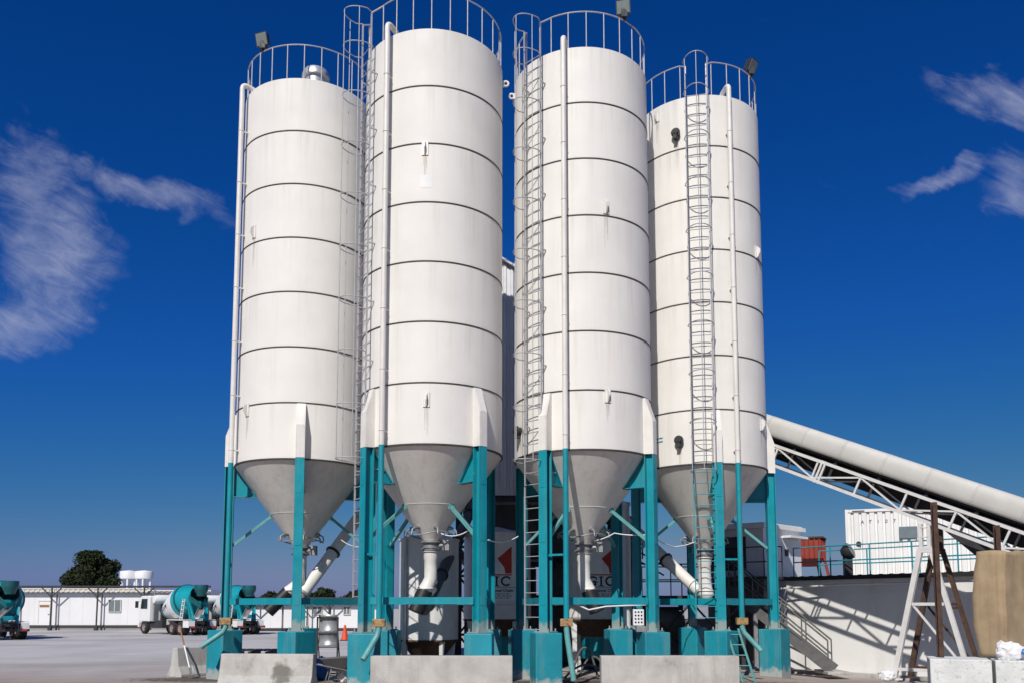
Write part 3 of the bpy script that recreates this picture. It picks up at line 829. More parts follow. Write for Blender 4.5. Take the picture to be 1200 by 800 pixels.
# pipe fixed across the wall
wp = MB().tube([wn * .5 - wu * 1.2 + Z * 2.50, wn * .34 + wu * 2 + Z * 2.66, wn * .34 + wu * 6.5 + Z * 2.68], .03, 8)
tag(wp.build('wall_pipe', MT['truss'], loc=WA), 'thin white pipe running across the upper platform wall', 'pipe')
cb = MB(); pts = []
for i in range(21):
    f = i / 20; pts.append(wn * .14 + wu * (1.0 + 4.2 * f) + Z * (2.62 - .28 * (1 - (2 * f - 1) ** 2)))
tag(cb.tube(pts, .01, 5).build('wall_cable', MT['white'], loc=WA), 'thin pale cable sagging across the shaded platform wall', 'cable')

# shipping container
ct = thing('shipping_container', P(996, 712, 31.6) * 1.0, 'white corrugated shipping container with grey window panel on the platform', 'container')
ct.location.z = PH + .10
wu_, wn_ = wu, wn
wu = V((cos(R_(-22)), sin(R_(-22)), 0)); wn = V((wu.y, -wu.x, 0))
mb = MB(); CL, CW, CHT = 6.06, 2.44, 2.55
def corr(mb, p0, u, nrm, L, z0, z1, pitch=.268, d=.06):
    xs = []; x = .06
    xs.append((0, 0))
    while x + pitch < L - .04:
        xs += [(x, 0), (x + pitch * .28, 0), (x + pitch * .38, -d), (x + pitch * .62, -d), (x + pitch * .72, 0)]
        x += pitch
    xs.append((L, 0))
    vs = []
    for (x, o) in xs:
        q = V(p0) + u * x + nrm * o; vs += [q + Z * z0, q + Z * z1]
    mb.add(vs, [(2 * i, 2 * i + 2, 2 * i + 3, 2 * i + 1) for i in range(len(xs) - 1)])
corr(mb, (0, 0, 0), wu, wn, CL, .14, CHT - .10)
corr(mb, -wn * CW, -wn, -wu, 0.01, .14, CHT - .10)
corr(mb, -wn * CW, wn, -wu, CW, .14, CHT - .10)
corr(mb, wu * CL, -wn, wu, CW, .14, CHT - .10)
mb.build('side_panel', MT['container'], ct, fix=False)
fm = MB()
for z, h in ((.07, .14), (CHT - .05, .10)):
    for y0 in (0, CW): fm.beam(-wn * (y0 + (.0 if y0 == 0 else 0)) + Z * z, wu * CL - wn * y0 + Z * z, .07, h)
    for x0 in (0, CL): fm.beam(wu * x0 + Z * z, wu * x0 - wn * CW + Z * z, .068, h - .004)
for x0 in (0, CL):
    for y0 in (0, CW): fm.box(wu * x0 - wn * y0 + Z * (CHT / 2), (.1, .1, CHT + .01), math.atan2(wu.y, wu.x))
fm.build('frame', MT['container'], ct)
MB().box(wu * CL / 2 - wn * CW / 2 + Z * (CHT - .03), (CL - .1, CW - .1, .03), math.atan2(wu.y, wu.x)).build('roof', MT['container'], ct)
sc = 31.2 / 1004.6 / 1.02
MB().box(wu * (67.5 * sc) + wn * .035 + Z * 1.65, (19.5 * sc, .06, 13.5 * sc), math.atan2(wu.y, wu.x)).build('window', MT['greyglass'], ct)
MB().lathe([(.05, -.03), (.09, -.03), (.09, .04), (0, .04)], 20, mat=M.Rotation(math.atan2(wu.y, wu.x), 3, 'Z') @ M.Rotation(R_(90), 3, 'X'), off=wu * (12.5 * sc) + Z * 1.28).build('vent_hole', MT['rubber'], ct)
wrot = M.Rotation(math.atan2(wu.y, wu.x), 4, 'Z') @ M.Rotation(R_(90), 4, 'X')
for i, ch in enumerate('AT107'):
    text_mesh(ch, .17, 'lettering', MT['text'], ct, M.Translation(wu * ((17.5 + 8.9 * i) * sc) + wn * .012 + Z * 2.08) @ wrot)
MB().beam(wu * .2 + wn * .052 + Z * (CHT - .06), wu * .62 + wn * .052 + Z * (CHT - .06), .004, .03).build('stencil', MT['text'], ct)

wu, wn = wu_, wn_
# round lamp on the platform
lt_ = thing('spot_lamp', WA + wu * 1.95 - wn * .55 + Z * (PH + .088), 'dark round spot lamp on a short post before the container corner', 'lamp')
MB().box((0, 0, .32), (.26, .22, .64)).build('post', MT['dark'], lt_, bevel=.02)
lm = M.Rotation(R_(60), 3, 'Y') @ M.Rotation(R_(25), 3, 'X')
MB().lathe([(.0, -.24), (.16, -.2), (.26, -.02), (.28, .10)], 28, mat=lm, off=(0, -.05, .80)).build('housing', MT['dark'], lt_)
MB().lathe([(.275, .098), (.22, .15), (.1, .18), (0, .19)], 28, mat=lm, off=(0, -.05, .80)).build('lens', MT['light_glass'], lt_)

# red hopper on the platform
rh = thing('steel_bin', (P(950, 700, 35.5).x, 35.5, PH + .088), 'rusty red steel bin on splayed legs beyond the control cabin', 'bin')
mb = MB()
mb.lathe([(.62, .80), (.62, 1.48)], 4, mat=M.Rotation(R_(18), 3, 'Z'), smooth=False); mb.lathe([(.3, .55), (.62, .80)], 4, mat=M.Rotation(R_(18), 3, 'Z'), smooth=False)
for i in range(4):
    for j in range(6):
        a = R_(18) + i * pi / 2
        p0 = V((.645 * sin(a), -.645 * cos(a), 0)); p1 = V((.645 * sin(a + pi / 2), -.645 * cos(a + pi / 2), 0)); q = p0.lerp(p1, (j + .5) / 6)
        mb.beam(q + Z * .8, q + Z * 1.5, .04, .04)
mb.build('body', MT['red'], rh)
MB().lathe([(.70, 1.48), (.70, 1.54), (0, 1.56)], 4, mat=M.Rotation(R_(18), 3, 'Z'), smooth=False).build('lid', MT['rust'], rh)
for sx in (-1, 1):
    for sy in (-1, 1):
        MB().beam((sx * .36, sy * .3, .85), (sx * .52, sy * .4, 0), .08, .08).build('leg', MT['red'], rh)

rh.scale = (1.25, 1.25, 1.2)

# control cabin (turned so that one corner faces the camera)
cbn = thing('control_cabin', (8.5, 28.9, 0), 'pale blue white control cabin with flat overhanging roof at the stair head', 'cabin')
rt = V((cos(R_(44)), sin(R_(44)), 0)); lf = V((-cos(R_(38)), sin(R_(38)), 0)); L2, L1 = 2.6, 2.0
z0, z1 = 2.98, 4.62
quad = [V((0, 0, 0)), rt * L2, rt * L2 + lf * L1, lf * L1]
MB().prism([q + Z * ((z0 + z1) / 2) for q in quad], Z * (z1 - z0)).build('wall', MT['cabin'], cbn)
ctr = (rt * L2 + lf * L1) / 2
MB().prism([ctr + (q - ctr) * 1.12 + Z * (z1 + .07) for q in quad], Z * .14).prism([ctr + (q - ctr) * 1.04 + Z * (z1 + .16) for q in quad], Z * .05).build('roof', MT['truckwhite'], cbn)
nr = V((rt.y, -rt.x, 0)); nl = V((-lf.y, lf.x, 0))
if nr.y > 0: nr = -nr
if nl.y > 0: nl = -nl
def wall_panel(p0, u, nrm, x0, x1, za, zb, name, mat, th=.05):
    q = [p0 + u * x0 + Z * za, p0 + u * x1 + Z * za, p0 + u * x1 + Z * zb, p0 + u * x0 + Z * zb]
    return MB().prism([a + nrm * (th / 2 - .01) for a in q], nrm * th).build(name, mat, cbn)
wall_panel(V((0, 0, 0)), lf, nl, .62, 1.9, 3.2, 4.35, 'window', MT['glass'])
wall_panel(V((0, 0, 0)), rt, nr, .3, .8, 3.55, 4.35, 'window', MT['greyglass'])
wall_panel(V((0, 0, 0)), rt, nr, 1.25, 2.5, 4.34, 4.42, 'awning', MT['truckwhite'], .35)
wall_panel(V((0, 0, 0)), rt, nr, 1.45, 1.62, 3.72, 3.95, 'switch_box', MT['dark'], .06)
MB().prism([q + Z * (z0 / 2 - .01) for q in (V((0, .12, 0)), rt * .62 + V((0, .1, 0)), lf * (L1 - .1) + rt * .55, lf * (L1 - .1))], Z * (z0 - .06)).build('base', MT['plant'], cbn)
hrl = MB()
for q0, q1 in ((V((0, 0, 0)) - V((.1, .35, 0)), lf * L1 - V((.1, .35, 0))), (V((0, 0, 0)) - V((.1, .35, 0)), V((.5, -.35, 0)))):
    for z in (3.45, 3.95): hrl.tube([q0 + Z * z, q1 + Z * z], .022, 6)
    for f in (0, .5, 1): hrl.tube([q0.lerp(q1, f) + Z * 2.95, q0.lerp(q1, f) + Z * 3.95], .02, 6)
hrl.prism([V((-1.6, 1.1, 2.90)), V((-1.6, .5, 2.90)), V((-.1, -.75, 2.90)), V((.5, -.5, 2.90)), V((.5, .2, 2.90))], Z * .07)
hrl.build('landing', MT['dark'], cbn)

# steel stair
sb = V((10.0, 26.95, -.12)); stp = V((7.2, 28.4, 2.6))
stt = thing('steel_stair', sb, 'grey steel stair with pipe handrails climbing along the platform wall', 'stair')
d = stp - sb; dh = V((d.x, d.y, 0)).normalized(); ws = V((-dh.y, dh.x, 0))
if ws.y > 0: ws = -ws
W2 = .42
for s in (-1, 1):
    MB().beam(ws * (W2 * s) + Z * .12, d + ws * (W2 * s) - Z * .05, .05, .30).build('stringer', MT['stair'], stt)
    mb = MB()
    for hgt in (.5, .95):
        a = ws * (W2 * s) + d * .03; b = ws * (W2 * s) + d * .98
        mb.tube([a + Z * hgt, b + Z * hgt], .028, 8)
    for f in (.03, .27, .5, .74, .98):
        p = ws * (W2 * s) + d * f; mb.tube([p + Z * .05, p + Z * .95], .022, 8)
    mb.build('handrail', MT['stair'], stt)
for i in range(11):
    p = d * ((i + .6) / 11.3)
    MB().box(p + Z * .02, (.25, 2 * W2 - .06, .04), math.atan2(dh.y, dh.x)).build('tread', MT['stair'], stt)
MB().box(V((-.05, 0, .05)) , (.7, 1.2, .10)).build('plinth', MT['concrete'], stt, bevel=.02)
MB().beam(d * .72 + ws * .40 - Z * .1, V((d.x * .72, d.y * .72, .1)) + ws * .40, .12, .12).build('post', MT['silver'], stt)

# ------------------------------------------------------------------ brown posts, near blocks, tan board, bags
def post(px, ytop, Y, zb, label):
    b = P(px, ytop, Y)
    o = MB().hbeam((0, 0, 0), (0, 0, b.z - zb), (0, 1, 0), .10, .11, .014).build('steel_post', MT['rust'], loc=(b.x, Y, zb))
    tag(o, label, 'post', 'rusty brown steel posts')
post(1094, 588, 18.5, .855, 'tall rusty brown steel post rising in front of the conveyor trestle')
post(1167.5, 615, 19.1, 0, 'rusty brown post whose top shows above the tan board')
BY = R_(-23)
def block(off, L, h, label):
    u = V((cos(BY), sin(BY), 0)); o0 = V((8.66, 17.95, 0)) + u * off
    o = MB().box((L / 2, .62, h / 2), (L, 1.24, h)).build('concrete_block', MT['block'], loc=o0, bevel=.02); o.rotation_euler = (0, 0, BY)
    tag(o, label, 'block', 'limewashed concrete blocks')
block(0, 1.13, .855, 'mottled white concrete block at the foot of the tall rusty post')
block(1.19, 2.0, .852, 'mottled white concrete block carrying the tan board and white sack')

bd = MB()
Yb = 18.15
rows = 24
lx = [(645, 1152.5), (668, 1149), (700, 1147), (735, 1149), (772, 1157)]
fx = [(645, 1171.5), (668, 1170.2), (700, 1171.2), (735, 1173), (772, 1175)]
def itp(tb, y):
    for (a, b), (c, d_) in zip(tb, tb[1:]):
        if y <= c: return b + (d_ - b) * (y - a) / (c - a)
    return tb[-1][1]
vs = []
for i in range(rows + 1):
    y = 645 + (769.5 - 645) * i / rows
    zz = P(1160, y, Yb).z
    xl = P(itp(lx, y), y, Yb).x; xf = P(itp(fx, y), y, Yb).x
    def wob(x, yy): 
        q = mnoise.noise(V((x * 2.2, zz * 1.6, 1.0))) * .05 + mnoise.noise(V((x * 6, zz * 5, 4.0))) * .018
        top = (mnoise.noise(V((x * 3, 7.0, 0))) * .07) if i == 0 else 0
        vs.append((x, yy + q, zz + top))
    for k in range(7): f = k / 6; wob(xl + (xf - xl) * f, Yb + .26 - .40 * f)
    for k in range(1, 13): f = k / 12; wob(xf + 1.0 * f, Yb - .14 + .62 * f)
nc = 19
for ja, jb in ((0, 6), (6, nc - 1)):
    n_ = jb - ja + 1
    bd.add([vs[i * nc + j] for i in range(rows + 1) for j in range(ja, jb + 1)], [(i * n_ + j, i * n_ + j + 1, (i + 1) * n_ + j + 1, (i + 1) * n_ + j) for i in range(rows) for j in range(n_ - 1)], True)
bo = bd.build('tan_board', MT['sheet'], fix=False)
so = bo.modifiers.new('thickness', 'SOLIDIFY'); so.thickness = .03; so.offset = 0
tag(bo, 'tall folded tan board standing upright on the white concrete block', 'board')

def sack(name, loc, dims, mat, label, cat, seed, group=None, rz=0):
    rnd = random.Random(seed); mb = MB()
    n, m = 40, 24; vs = []; ph = [rnd.uniform(0, 6.28) for _ in range(8)]
    for i in range(m + 1):
        th = pi * i / m
        for k in range(n):
            a = 2 * pi * k / n
            q = 1 + .10 * sin(3 * a + ph[0] + 2 * th) + .07 * sin(5 * a + ph[1] - 3 * th) + .05 * sin(9 * a + ph[2] + 5 * th)
            x = sin(th) ** .7 * cos(a) * q; y = sin(th) ** .7 * sin(a) * q; z = cos(th) * (1 + .12 * sin(2 * a + ph[3]))
            p_ = V((x, y, z)); nv = mnoise.noise(p_ * 2.2 + V((seed, 0, 0))) * .22 + mnoise.noise(p_ * 5 + V((seed, 3, 0))) * .13
            p_ = p_ * (1 + nv)
            vs.append((p_.x * dims[0] / 2, p_.y * dims[1] / 2, max(0, p_.z * dims[2] / 2 + dims[2] * .42)))
    fs = [(i * n + k, i * n + (k + 1) % n, (i + 1) * n + (k + 1) % n, (i + 1) * n + k) for i in range(m) for k in range(n)]
    mb.add(vs, fs, True)
    o = mb.build(name, mat, loc=loc); o.rotation_euler = (0, 0, rz)
    return tag(o, label, cat, group)
sk = sack('white_sack', (P(1188, 769, 17.55).x, 17.6, .852), (.50, .30, .36), MT['bag'], 'crumpled white sack with blue spot lying before the tan board', 'sack', 3)
MB().lathe([(0, .02), (.07, .012), (.075, 0)], 20, mat=M.Rotation(R_(75), 3, 'X'), off=(.16, -.185, .17)).build('blue_spot', MT['blue'], sk)
cap = sack('crumpled_cloth', (P(1177, 769, 17.6).x - .03, 17.62, .852), (.20, .2, .40), MT['bag'], 'small white crumpled cloth leaning on the sack with blue spot', 'cloth', 8)
sack('plastic_bag', (P(1040, 795, 23).x, 23, -.02), (.42, .35, .30), MT['bag'], 'white plastic bag dropped on the ground beside the trestle foot', 'bag', 5)

# ------------------------------------------------------------------ barriers in front
def jersey(L, h, loc, rz, label, flat=False):
    mb = MB()
    prof = [(-.30, 0), (.30, 0), (.30, .08), (.17, .30), (.10, h), (-.10, h), (-.17, .30), (-.30, .08)] if not flat else [(-.22, 0), (.22, 0), (.21, h), (-.21, h)]
    mb.prism([V((0, y, z)) for (y, z) in prof], V((L, 0, 0)))
    o = mb.build('concrete_barrier', MT['stained'] if 'stain' in label else MT['concrete'], loc=loc, bevel=.018); o.rotation_euler = (0, 0, rz)
    tag(o, label, 'barrier', 'concrete barriers in front of the silos')
jersey(2.3, .81, (P(314, 764, 20.8).x, 20.85, 0), R_(-6), 'flared concrete barrier with a dark damp stain before the silo nearest the trucks')
jersey(2.2, .81, (P(229, 758, 24.2).x + .1, 24.9, 0), R_(58), 'shaded concrete barrier turned end on with a shovel leaning on it')
jersey(3.24, .81, (P(518, 767, 19.9).x, 19.95, 0), R_(.5), 'straight plain concrete barrier under the hopper of the tallest looking silo', True)
jersey(3.15, .81, (P(784.5, 766, 19.9).x, 20.0, 0), R_(-.5), 'straight plain concrete barrier below the white perforated box', True)

# shovel
p0 = P(222, 786, 23.7); p1 = P(211, 735, 24.3)
sh = thing('shovel', (p0.x, p0.y, 0), 'long wooden handled shovel standing against the end on barrier', 'shovel')
a = V((0, 0, .28)); b = V((p1.x - p0.x, p1.y - p0.y, p1.z))
MB().tube([a, a.lerp(b, .55)], .022, 8).build('shaft', MT['bag'], sh)
MB().tube([a.lerp(b, .55), b], .022, 8).build('handle', MT['wood'], sh)
q = (b - a).normalized().to_track_quat('Z', 'X').to_matrix()
bm_ = MB(); vs = []
for i in range(7):
    for j in range(7):
        u = (j - 3) / 3; w = i / 6
        vs.append(V((0, 0, .28)) + q @ V((u * .13 * (1 - .5 * max(0, .35 - w) / .35), .03 * u * u, -.30 + .33 * w)))
bm_.add(vs, [(i * 7 + j, i * 7 + j + 1, (i + 1) * 7 + j + 1, (i + 1) * 7 + j) for i in range(6) for j in range(6)], True)
o = bm_.build('blade', MT['silver'], sh); so = o.modifiers.new('thickness', 'SOLIDIFY'); so.thickness = .006

# open metal rack between the pedestals
rk = thing('metal_rack', (P(383, 780, 24.6).x, 24.6, 0), 'open grey metal rack with sheet panels in its upper half', 'rack')
mb = MB(); w = .29; H = 1.66
for x in (-w, w): mb.beam((x, 0, 0), (x, 0, H), .04, .04)
for z in (.06, .45, .80, 1.2, H - .02): mb.beam((-w, 0, z), (w, 0, z), .035, .035)
for x in (-w, w): mb.beam((x, 0, .05), (x, .5, .05), .04, .04); mb.beam((x, .48, .05), (x, .02, 1.2), .03, .03)
mb.build('frame', MT['dark'], rk)
for za, zb_ in ((1.22, 1.72), (.83, 1.18)):
    vs = []
    for i in range(9):
        f = i / 8
        vs += [(-w + .03, .02 + .06 * sin(f * pi), za + (zb_ - za) * f), (w - .03, .02 + .06 * sin(f * pi), za + (zb_ - za) * f)]
    o = MB().add(vs, [(2 * i, 2 * i + 1, 2 * i + 3, 2 * i + 2) for i in range(8)], True).build('sheet_panel', MT['galv'], rk)
    so = o.modifiers.new('thickness', 'SOLIDIFY'); so.thickness = .006

# wheelbarrow
wb = thing('wheelbarrow', (P(391, 798, 22).x, 22.3, 0), 'muddy grey wheelbarrow parked between two teal pedestals', 'wheelbarrow', rz=R_(20))
mb = MB()
r0 = [(-.42, -.26, .62), (.42, -.30, .66), (.42, .30, .66), (-.42, .26, .62)]; r1 = [(-.22, -.14, .34), (.16, -.16, .34), (.16, .16, .34), (-.22, .14, .34)]
mb.add(r0 + r1, [(4, 5, 6, 7), (0, 1, 5, 4), (1, 2, 6, 5), (2, 3, 7, 6), (3, 0, 4, 7)])
o = mb.build('tub', MT['plant'], wb); so = o.modifiers.new('thickness', 'SOLIDIFY'); so.thickness = .012
mb = MB()
for s in (-1, 1):
    mb.tube([(.62, s * .05, .18), (.2, s * .18, .32), (-.5, s * .27, .48), (-.95, s * .30, .62)], .018, 8)
    mb.tube([(-.15, s * .2, .38), (-.25, s * .24, .0), (-.05, s * .22, .0)], .016, 8)
mb.build('frame', MT['silver'], wb)
MB().lathe([(.12, -.04), (.18, -.045), (.19, 0), (.18, .045), (.12, .04)], 24, mat=M.Rotation(R_(90), 3, 'X'), off=(.66, 0, .19)).build('wheel', MT['tyre'], wb)
sack('blue_sack', (P(375, 790, 23).x, 23.2, 0), (.45, .4, .62), MT['blue'], 'small blue plastic sack beside the wheelbarrow', 'sack', 11)
sack('pale_sack', (P(404, 795, 22.6).x, 22.5, 0), (.3, .3, .42), MT['bag'], 'pale sack squeezed between wheelbarrow and teal pedestal', 'sack', 15)
pt = thing('pallet', (P(297, 768, 25.6).x, 25.7, 0), 'dark stacked pallet behind the flared stained barrier', 'pallet')
mb = MB()
for z in (.06, .32, .58):
    for i in range(5): mb.box((-.5 + i * .25, 0, z + .09), (.18, 1.0, .03))
    for x in (-.5, 0, .5): mb.box((x, 0, z), (.09, 1.0, .12))
mb.build('boards', MT['dark'], pt); 

# small teal ladder against the pedestal
la = thing('leaning_ladder', (5.95, 22.4, 0), 'small teal ladder leaning on the pedestal of the silo beside the conveyor', 'ladder')
q0 = P(878, 795, 22.3) - V(la.location); q1 = P(858, 738, 22.55) - V(la.location); q0.z = .0
mb = MB()
for s in (-1, 1):
    mb.beam(q0 + V((.16 * s, 0, 0)), q1 + V((.16 * s, 0, .05)), .035, .05)
for i in range(5): mb.tube([q0.lerp(q1, (i + .6) / 5) - V((.16, 0, 0)), q0.lerp(q1, (i + .6) / 5) + V((.16, 0, 0))], .016, 6)
mb.build('ladder_frame', MT['teal_pale'], la)

# perforated white box on the pedestal
pb = thing('junction_box', (P(751, 739, 21.5).x, 21.5, FH + .003), 'white box with a grid of dark holes standing on a teal pedestal', 'box')
MB().box((0, 0, .07), (.24, .2, .14)).build('stand', MT['silver'], pb, bevel=.01)
MB().box((-.06, 0, .36), (.27, .12, .40)).build('box_body', MT['bag'], pb, bevel=.012)
mb = MB()
for i in range(3):
    for j in range(4):
        mb.lathe([(0, .006), (.024, .006), (.024, 0)], 10, mat=M.Rotation(R_(90), 3, 'X'), off=(-.06 + (i - 1) * .075, -.06, .24 + j * .085))
mb.build('holes', MT['rubber'], pb)

# loose hoses and cables between the silos
def cable(pts, r, mat, label, n=18, sag=0):
    pts = [V(p) for p in pts]; o = pts[0]; out = []
    for a, b in zip(pts, pts[1:]):
        for i in range(n):
            f = i / n; out.append(a.lerp(b, f) - Z * (sag * 4 * f * (1 - f)) - o)
    out.append(pts[-1] - o)
    c = MB().tube(out, r, 6).build('hanging_cable', mat, loc=o)
    tag(c, label, 'cable', 'cables slung between the silos')
cable([P(516, 624, 21.66), P(552, 619, 20.93)], .016, MT['bag'], 'pale cable from the tallest looking silo hopper tip to its leg', sag=.12)
cable([P(572, 632, 21.78), P(607, 628, 22.69)], .018, MT['bag'], 'pale cable slung across the gap before the fully visible sign tank', sag=.10)
cable([P(697, 633, 22.38), P(720, 624, 22.14), P(757, 626, 21.90)], .016, MT['bag'], 'pale cable from the hopper above the half hidden sign tank to its leg', sag=.03)
cable([P(650, 708, 21.30), P(672, 706, 21.24), P(690, 714, 21.24), P(710, 710, 21.30), P(757, 708, 21.54)], .022, MT['bag'], 'pale hose lying wavily along the crossbeam above the dark gap', n=8)
cable([P(771, 632, 22.69), P(790, 640, 23.59), P(815, 634, 23.96)], .016, MT['bag'], 'pale cable looping over the white screw tube', sag=.03)
cable([P(400, 632, 23.47), P(421, 640, 22.08)], .012, MT['bag'], 'thin pale cable over the grey screw tube by the silo nearest the trucks', sag=.05)
hz = MB()
for k, (x0, x1, h) in enumerate(((2.1, 2.9, .55), (1.9, 2.6, .8), (1.7, 2.9, .35))):
    pts = [V((x0 + (x1 - x0) * f - 2.0, -.15 * k, .05 + h * 4 * f * (1 - f))) for f in [i / 14 for i in range(15)]]
    hz.tube(pts, .03, 8)
tag(hz.build('coiled_hose', MT['plant'], loc=(1.7, 23.4, 0)), 'looped grey hoses lying in the dark gap below the half hidden sign tank', 'hose')

# ------------------------------------------------------------------ mixer trucks
def make_truck():
    t = thing('mixer_truck', (0, 0, 0), 'x', 'truck', 'teal and white concrete mixer trucks')
    # local: +x forward, y left, z up. length about 8.6
    ch = MB()
    for s in (-.42, .42): ch.beam((-4.1, s, .95), (4.0, s, .95), .10, .26)
    for x in (-3.9, -2.6, -1.0, .6, 2.2): ch.beam((x, -.42, .95), (x, .42, .95), .1, .2)
    ch.box((.9, .85, .80), (1.3, .5, .55)); ch.box((.9, -.85, .80), (1.3, .5, .55))
    ch.beam((-4.25, -1.15, .62), (-4.25, 1.15, .62), .12, .16)
    ch.beam((-4.2, -.5, .62), (-4.1, -.5, 1.0), .1, .1); ch.beam((-4.2, .5, .62), (-4.1, .5, 1.0), .1, .1)
    ch.build('chassis', MT['dark'], t)
    # cab
    cabp = [(2.35, 1.0), (4.25, 1.0), (4.30, 1.85), (4.05, 2.95), (3.85, 3.05), (2.45, 3.05), (2.35, 2.9)]
    cab = MB().prism([V((x, 0, z)) for x, z in cabp], V((0, 2.4, 0))).build('cab', MT['truckwhite'], t, bevel=.06)
    for s in (-1, 1):
        MB().prism([V((2.75, s * 1.203, 2.0)), V((3.95, s * 1.203, 2.0)), V((3.80, s * 1.203, 2.8)), V((2.75, s * 1.203, 2.8))], V((0, .02, 0))).build('window', MT['glass'], cab)
        MB().box((4.2, s * 1.42, 2.35), (.12, .22, .55)).beam((4.1, s * 1.2, 2.6), (4.2, s * 1.42, 2.6), .03, .03).build('mirror', MT['dark'], cab)
    MB().prism([V((4.285, 0, 1.95)), V((4.10, 0, 2.82)), V((4.12, 0, 2.83)), V((4.305, 0, 1.96))], V((0, 2.1, 0))).build('windscreen', MT['glass'], cab)
    MB().box((4.33, 0, .72), (.2, 2.4, .4)).build('bumper', MT['truckwhite'], t, bevel=.04)
    MB().tube([(2.2, .9, 1.0), (2.2, .9, 3.5)], .07, 10).build('exhaust', MT['silver'], t)
    # wheels
    wm = None
    for (x, dbl) in ((3.3, 0), (-1.55, 1), (-2.9, 1)):
        for s in (-1, 1):
            w = .34 if not dbl else .62
            yc = s * (1.22 - w / 2)
            m3 = M.Rotation(R_(90), 3, 'X')
            wh = MB().lathe([(.30, -w / 2 + .02), (.46, -w / 2), (.52, -w / 2 + .06), (.52, w / 2 - .06), (.46, w / 2), (.30, w / 2 - .02)], 28, mat=m3, off=(x, yc, .52)).build('wheel', MT['tyre'], t)
            MB().lathe([(0, -w / 2 + .10), (.12, -w / 2 + .06), (.15, -w / 2 + .12), (.30, -w / 2 + .03), (.30, w / 2 - .03), (.15, w / 2 - .12), (.12, w / 2 - .06), (0, w / 2 - .10)], 20, mat=m3, off=(x, yc, .52)).build('rim', MT['rim'], wh)
    for s in (-1, 1):
        fd = MB()
        fd.beam((-3.75, s * .92, 1.16), (-.85, s * .92, 1.16), .62, .05)
        fd.box((-.82, s * .92, .98), (.05, .62, .4)); fd.box((-3.85, s * .95, .85), (.9, .5, .5) if s > 0 else (.2, .5, .5))
        fd.build('mudguard', MT['truckwhite'], t)
    # water tank across the frame behind the cab
    MB().lathe([(0, -1.15), (.30, -1.1), (.36, -.9), (.36, .9), (.30, 1.1), (0, 1.15)], 24, mat=M.Rotation(R_(90), 3, 'X'), off=(1.85, 0, 2.75)).build('water_tank', MT['truckwhite'], t)
    MB().box((1.85, 0, 1.75), (.3, .9, 1.4)).build('tank_stand', MT['dark'], t)
    # drum, axis tilted so the rear is higher
    ang = R_(15); axm = M.Rotation(ang, 3, 'Y') @ M.Rotation(R_(-90), 3, 'Y')   # local z -> backwards and up
    c0 = V((1.45, 0, 1.76))
    prof = [(.0, 0), (.48, .0), (.66, .2), (.82, .75), (1.04, 1.75), (1.16, 2.4), (1.20, 2.95), (1.12, 3.5), (.86, 4.25), (.62, 4.8), (.60, 4.95)]
    mis = [1, 1, 1, 0, 0, 0, 1, 1, 1, 1]
    prof = [(r_ * 1.09, z_) for r_, z_ in prof]
    dr = MB().lathe(prof, 48, mat=axm, off=c0, mis=mis).build('drum', [MT['truckwhite'], MT['teal_drum']], t)
    bandz = MB().lathe([(1.20, 3.40), (1.29, 3.40), (1.27, 3.54), (1.16, 3.54)], 48, mat=axm, off=c0)
    bandz.lathe([(.86, 4.15), (.94, 4.15), (.91, 4.27), (.82, 4.27)], 48, mat=axm, off=c0)
    bandz.build('drum_ring', MT['teal_dark'], dr)
    # fleet number on the left side of the white belt
    for i, chh in enumerate('1274'):
        zc = .95 + i * .36
        rr = .82 + (zc - .75) * .22
        p = c0 + axm @ V((0, 0, zc)) 
        y = rr * 1.09 + .05
        mt = M.Translation(V((p.x, y * cos(R_(8)), p.z - .15 + .02 * i))) @ M.Rotation(R_(180), 4, 'Z') @ M.Rotation(R_(90), 4, 'X') @ M.Rotation(R_(15), 4, 'Z')
        text_mesh(chh, .44, 'lettering', MT['text'], dr, mt, .01)
    # rear frame, hopper, chute
    rf = MB()
    for s in (-1, 1):
        rf.beam((-3.3, s * .55, 1.05), (-3.25, s * .75, 2.9), .14, .16); rf.beam((-3.9, s * .5, 1.05), (-3.3, s * .7, 2.5), .12, .12)
        rf.box((-3.0, s * .7, 2.15), (.4, .25, .4))
    rf.beam((-3.28, -.75, 2.5), (-3.28, .75, 2.5), .14, .2); rf.beam((-3.5, -.55, 1.4), (-3.5, .55, 1.4), .16, .3)
    rf.build('rear_frame', MT['teal_drum'], t)
    hp = MB().lathe([(.30, 2.95), (.36, 3.15), (.50, 3.42), (.52, 3.50), (.52, 3.82)], 20, off=(-3.75, 0, 0)); hp.build('feed_hopper', MT['teal_dark'], t)
    for s in (-1, 1):
        MB().prism([V((-3.25, s * .72, 3.05)), V((-3.3, s * .66, 2.6)), V((-4.15, s * .22, 2.05)), V((-4.25, s * .26, 2.4))], V((.02, .05 * s, 0))).build('collector_plate', MT['teal_dark'], t)
    ch2 = MB(); vs = []
    for i in range(5):
        f = i / 4; c = V((-3.95, 0, 2.2)).lerp(V((-5.0, .9, 1.45)), f)
        for k in range(9):
            a = R_(180 + 180 * k / 8); vs.append(c + V((.0, 0, 0)) + V((.23 * cos(a) * .65, .23 * cos(a) * .76, .22 * sin(a))))
    ch2.add(vs, [(i * 9 + k, i * 9 + k + 1, (i + 1) * 9 + k + 1, (i + 1) * 9 + k) for i in range(4) for k in range(8)], True)
    o = ch2.build('chute', MT['silver'], t); so = o.modifiers.new('thickness', 'SOLIDIFY'); so.thickness = .03
    ld = MB()
    for s in (-.17, .17): ld.beam((-2.9 + s, 1.12, 1.2), (-3.15 + s, 1.05, 2.75), .05, .05)
    for i in range(5): ld.beam((-2.95 - .05 * i - .17, 1.11, 1.35 + i * .3), (-2.95 - .05 * i + .17, 1.11, 1.35 + i * .3), .03, .05)
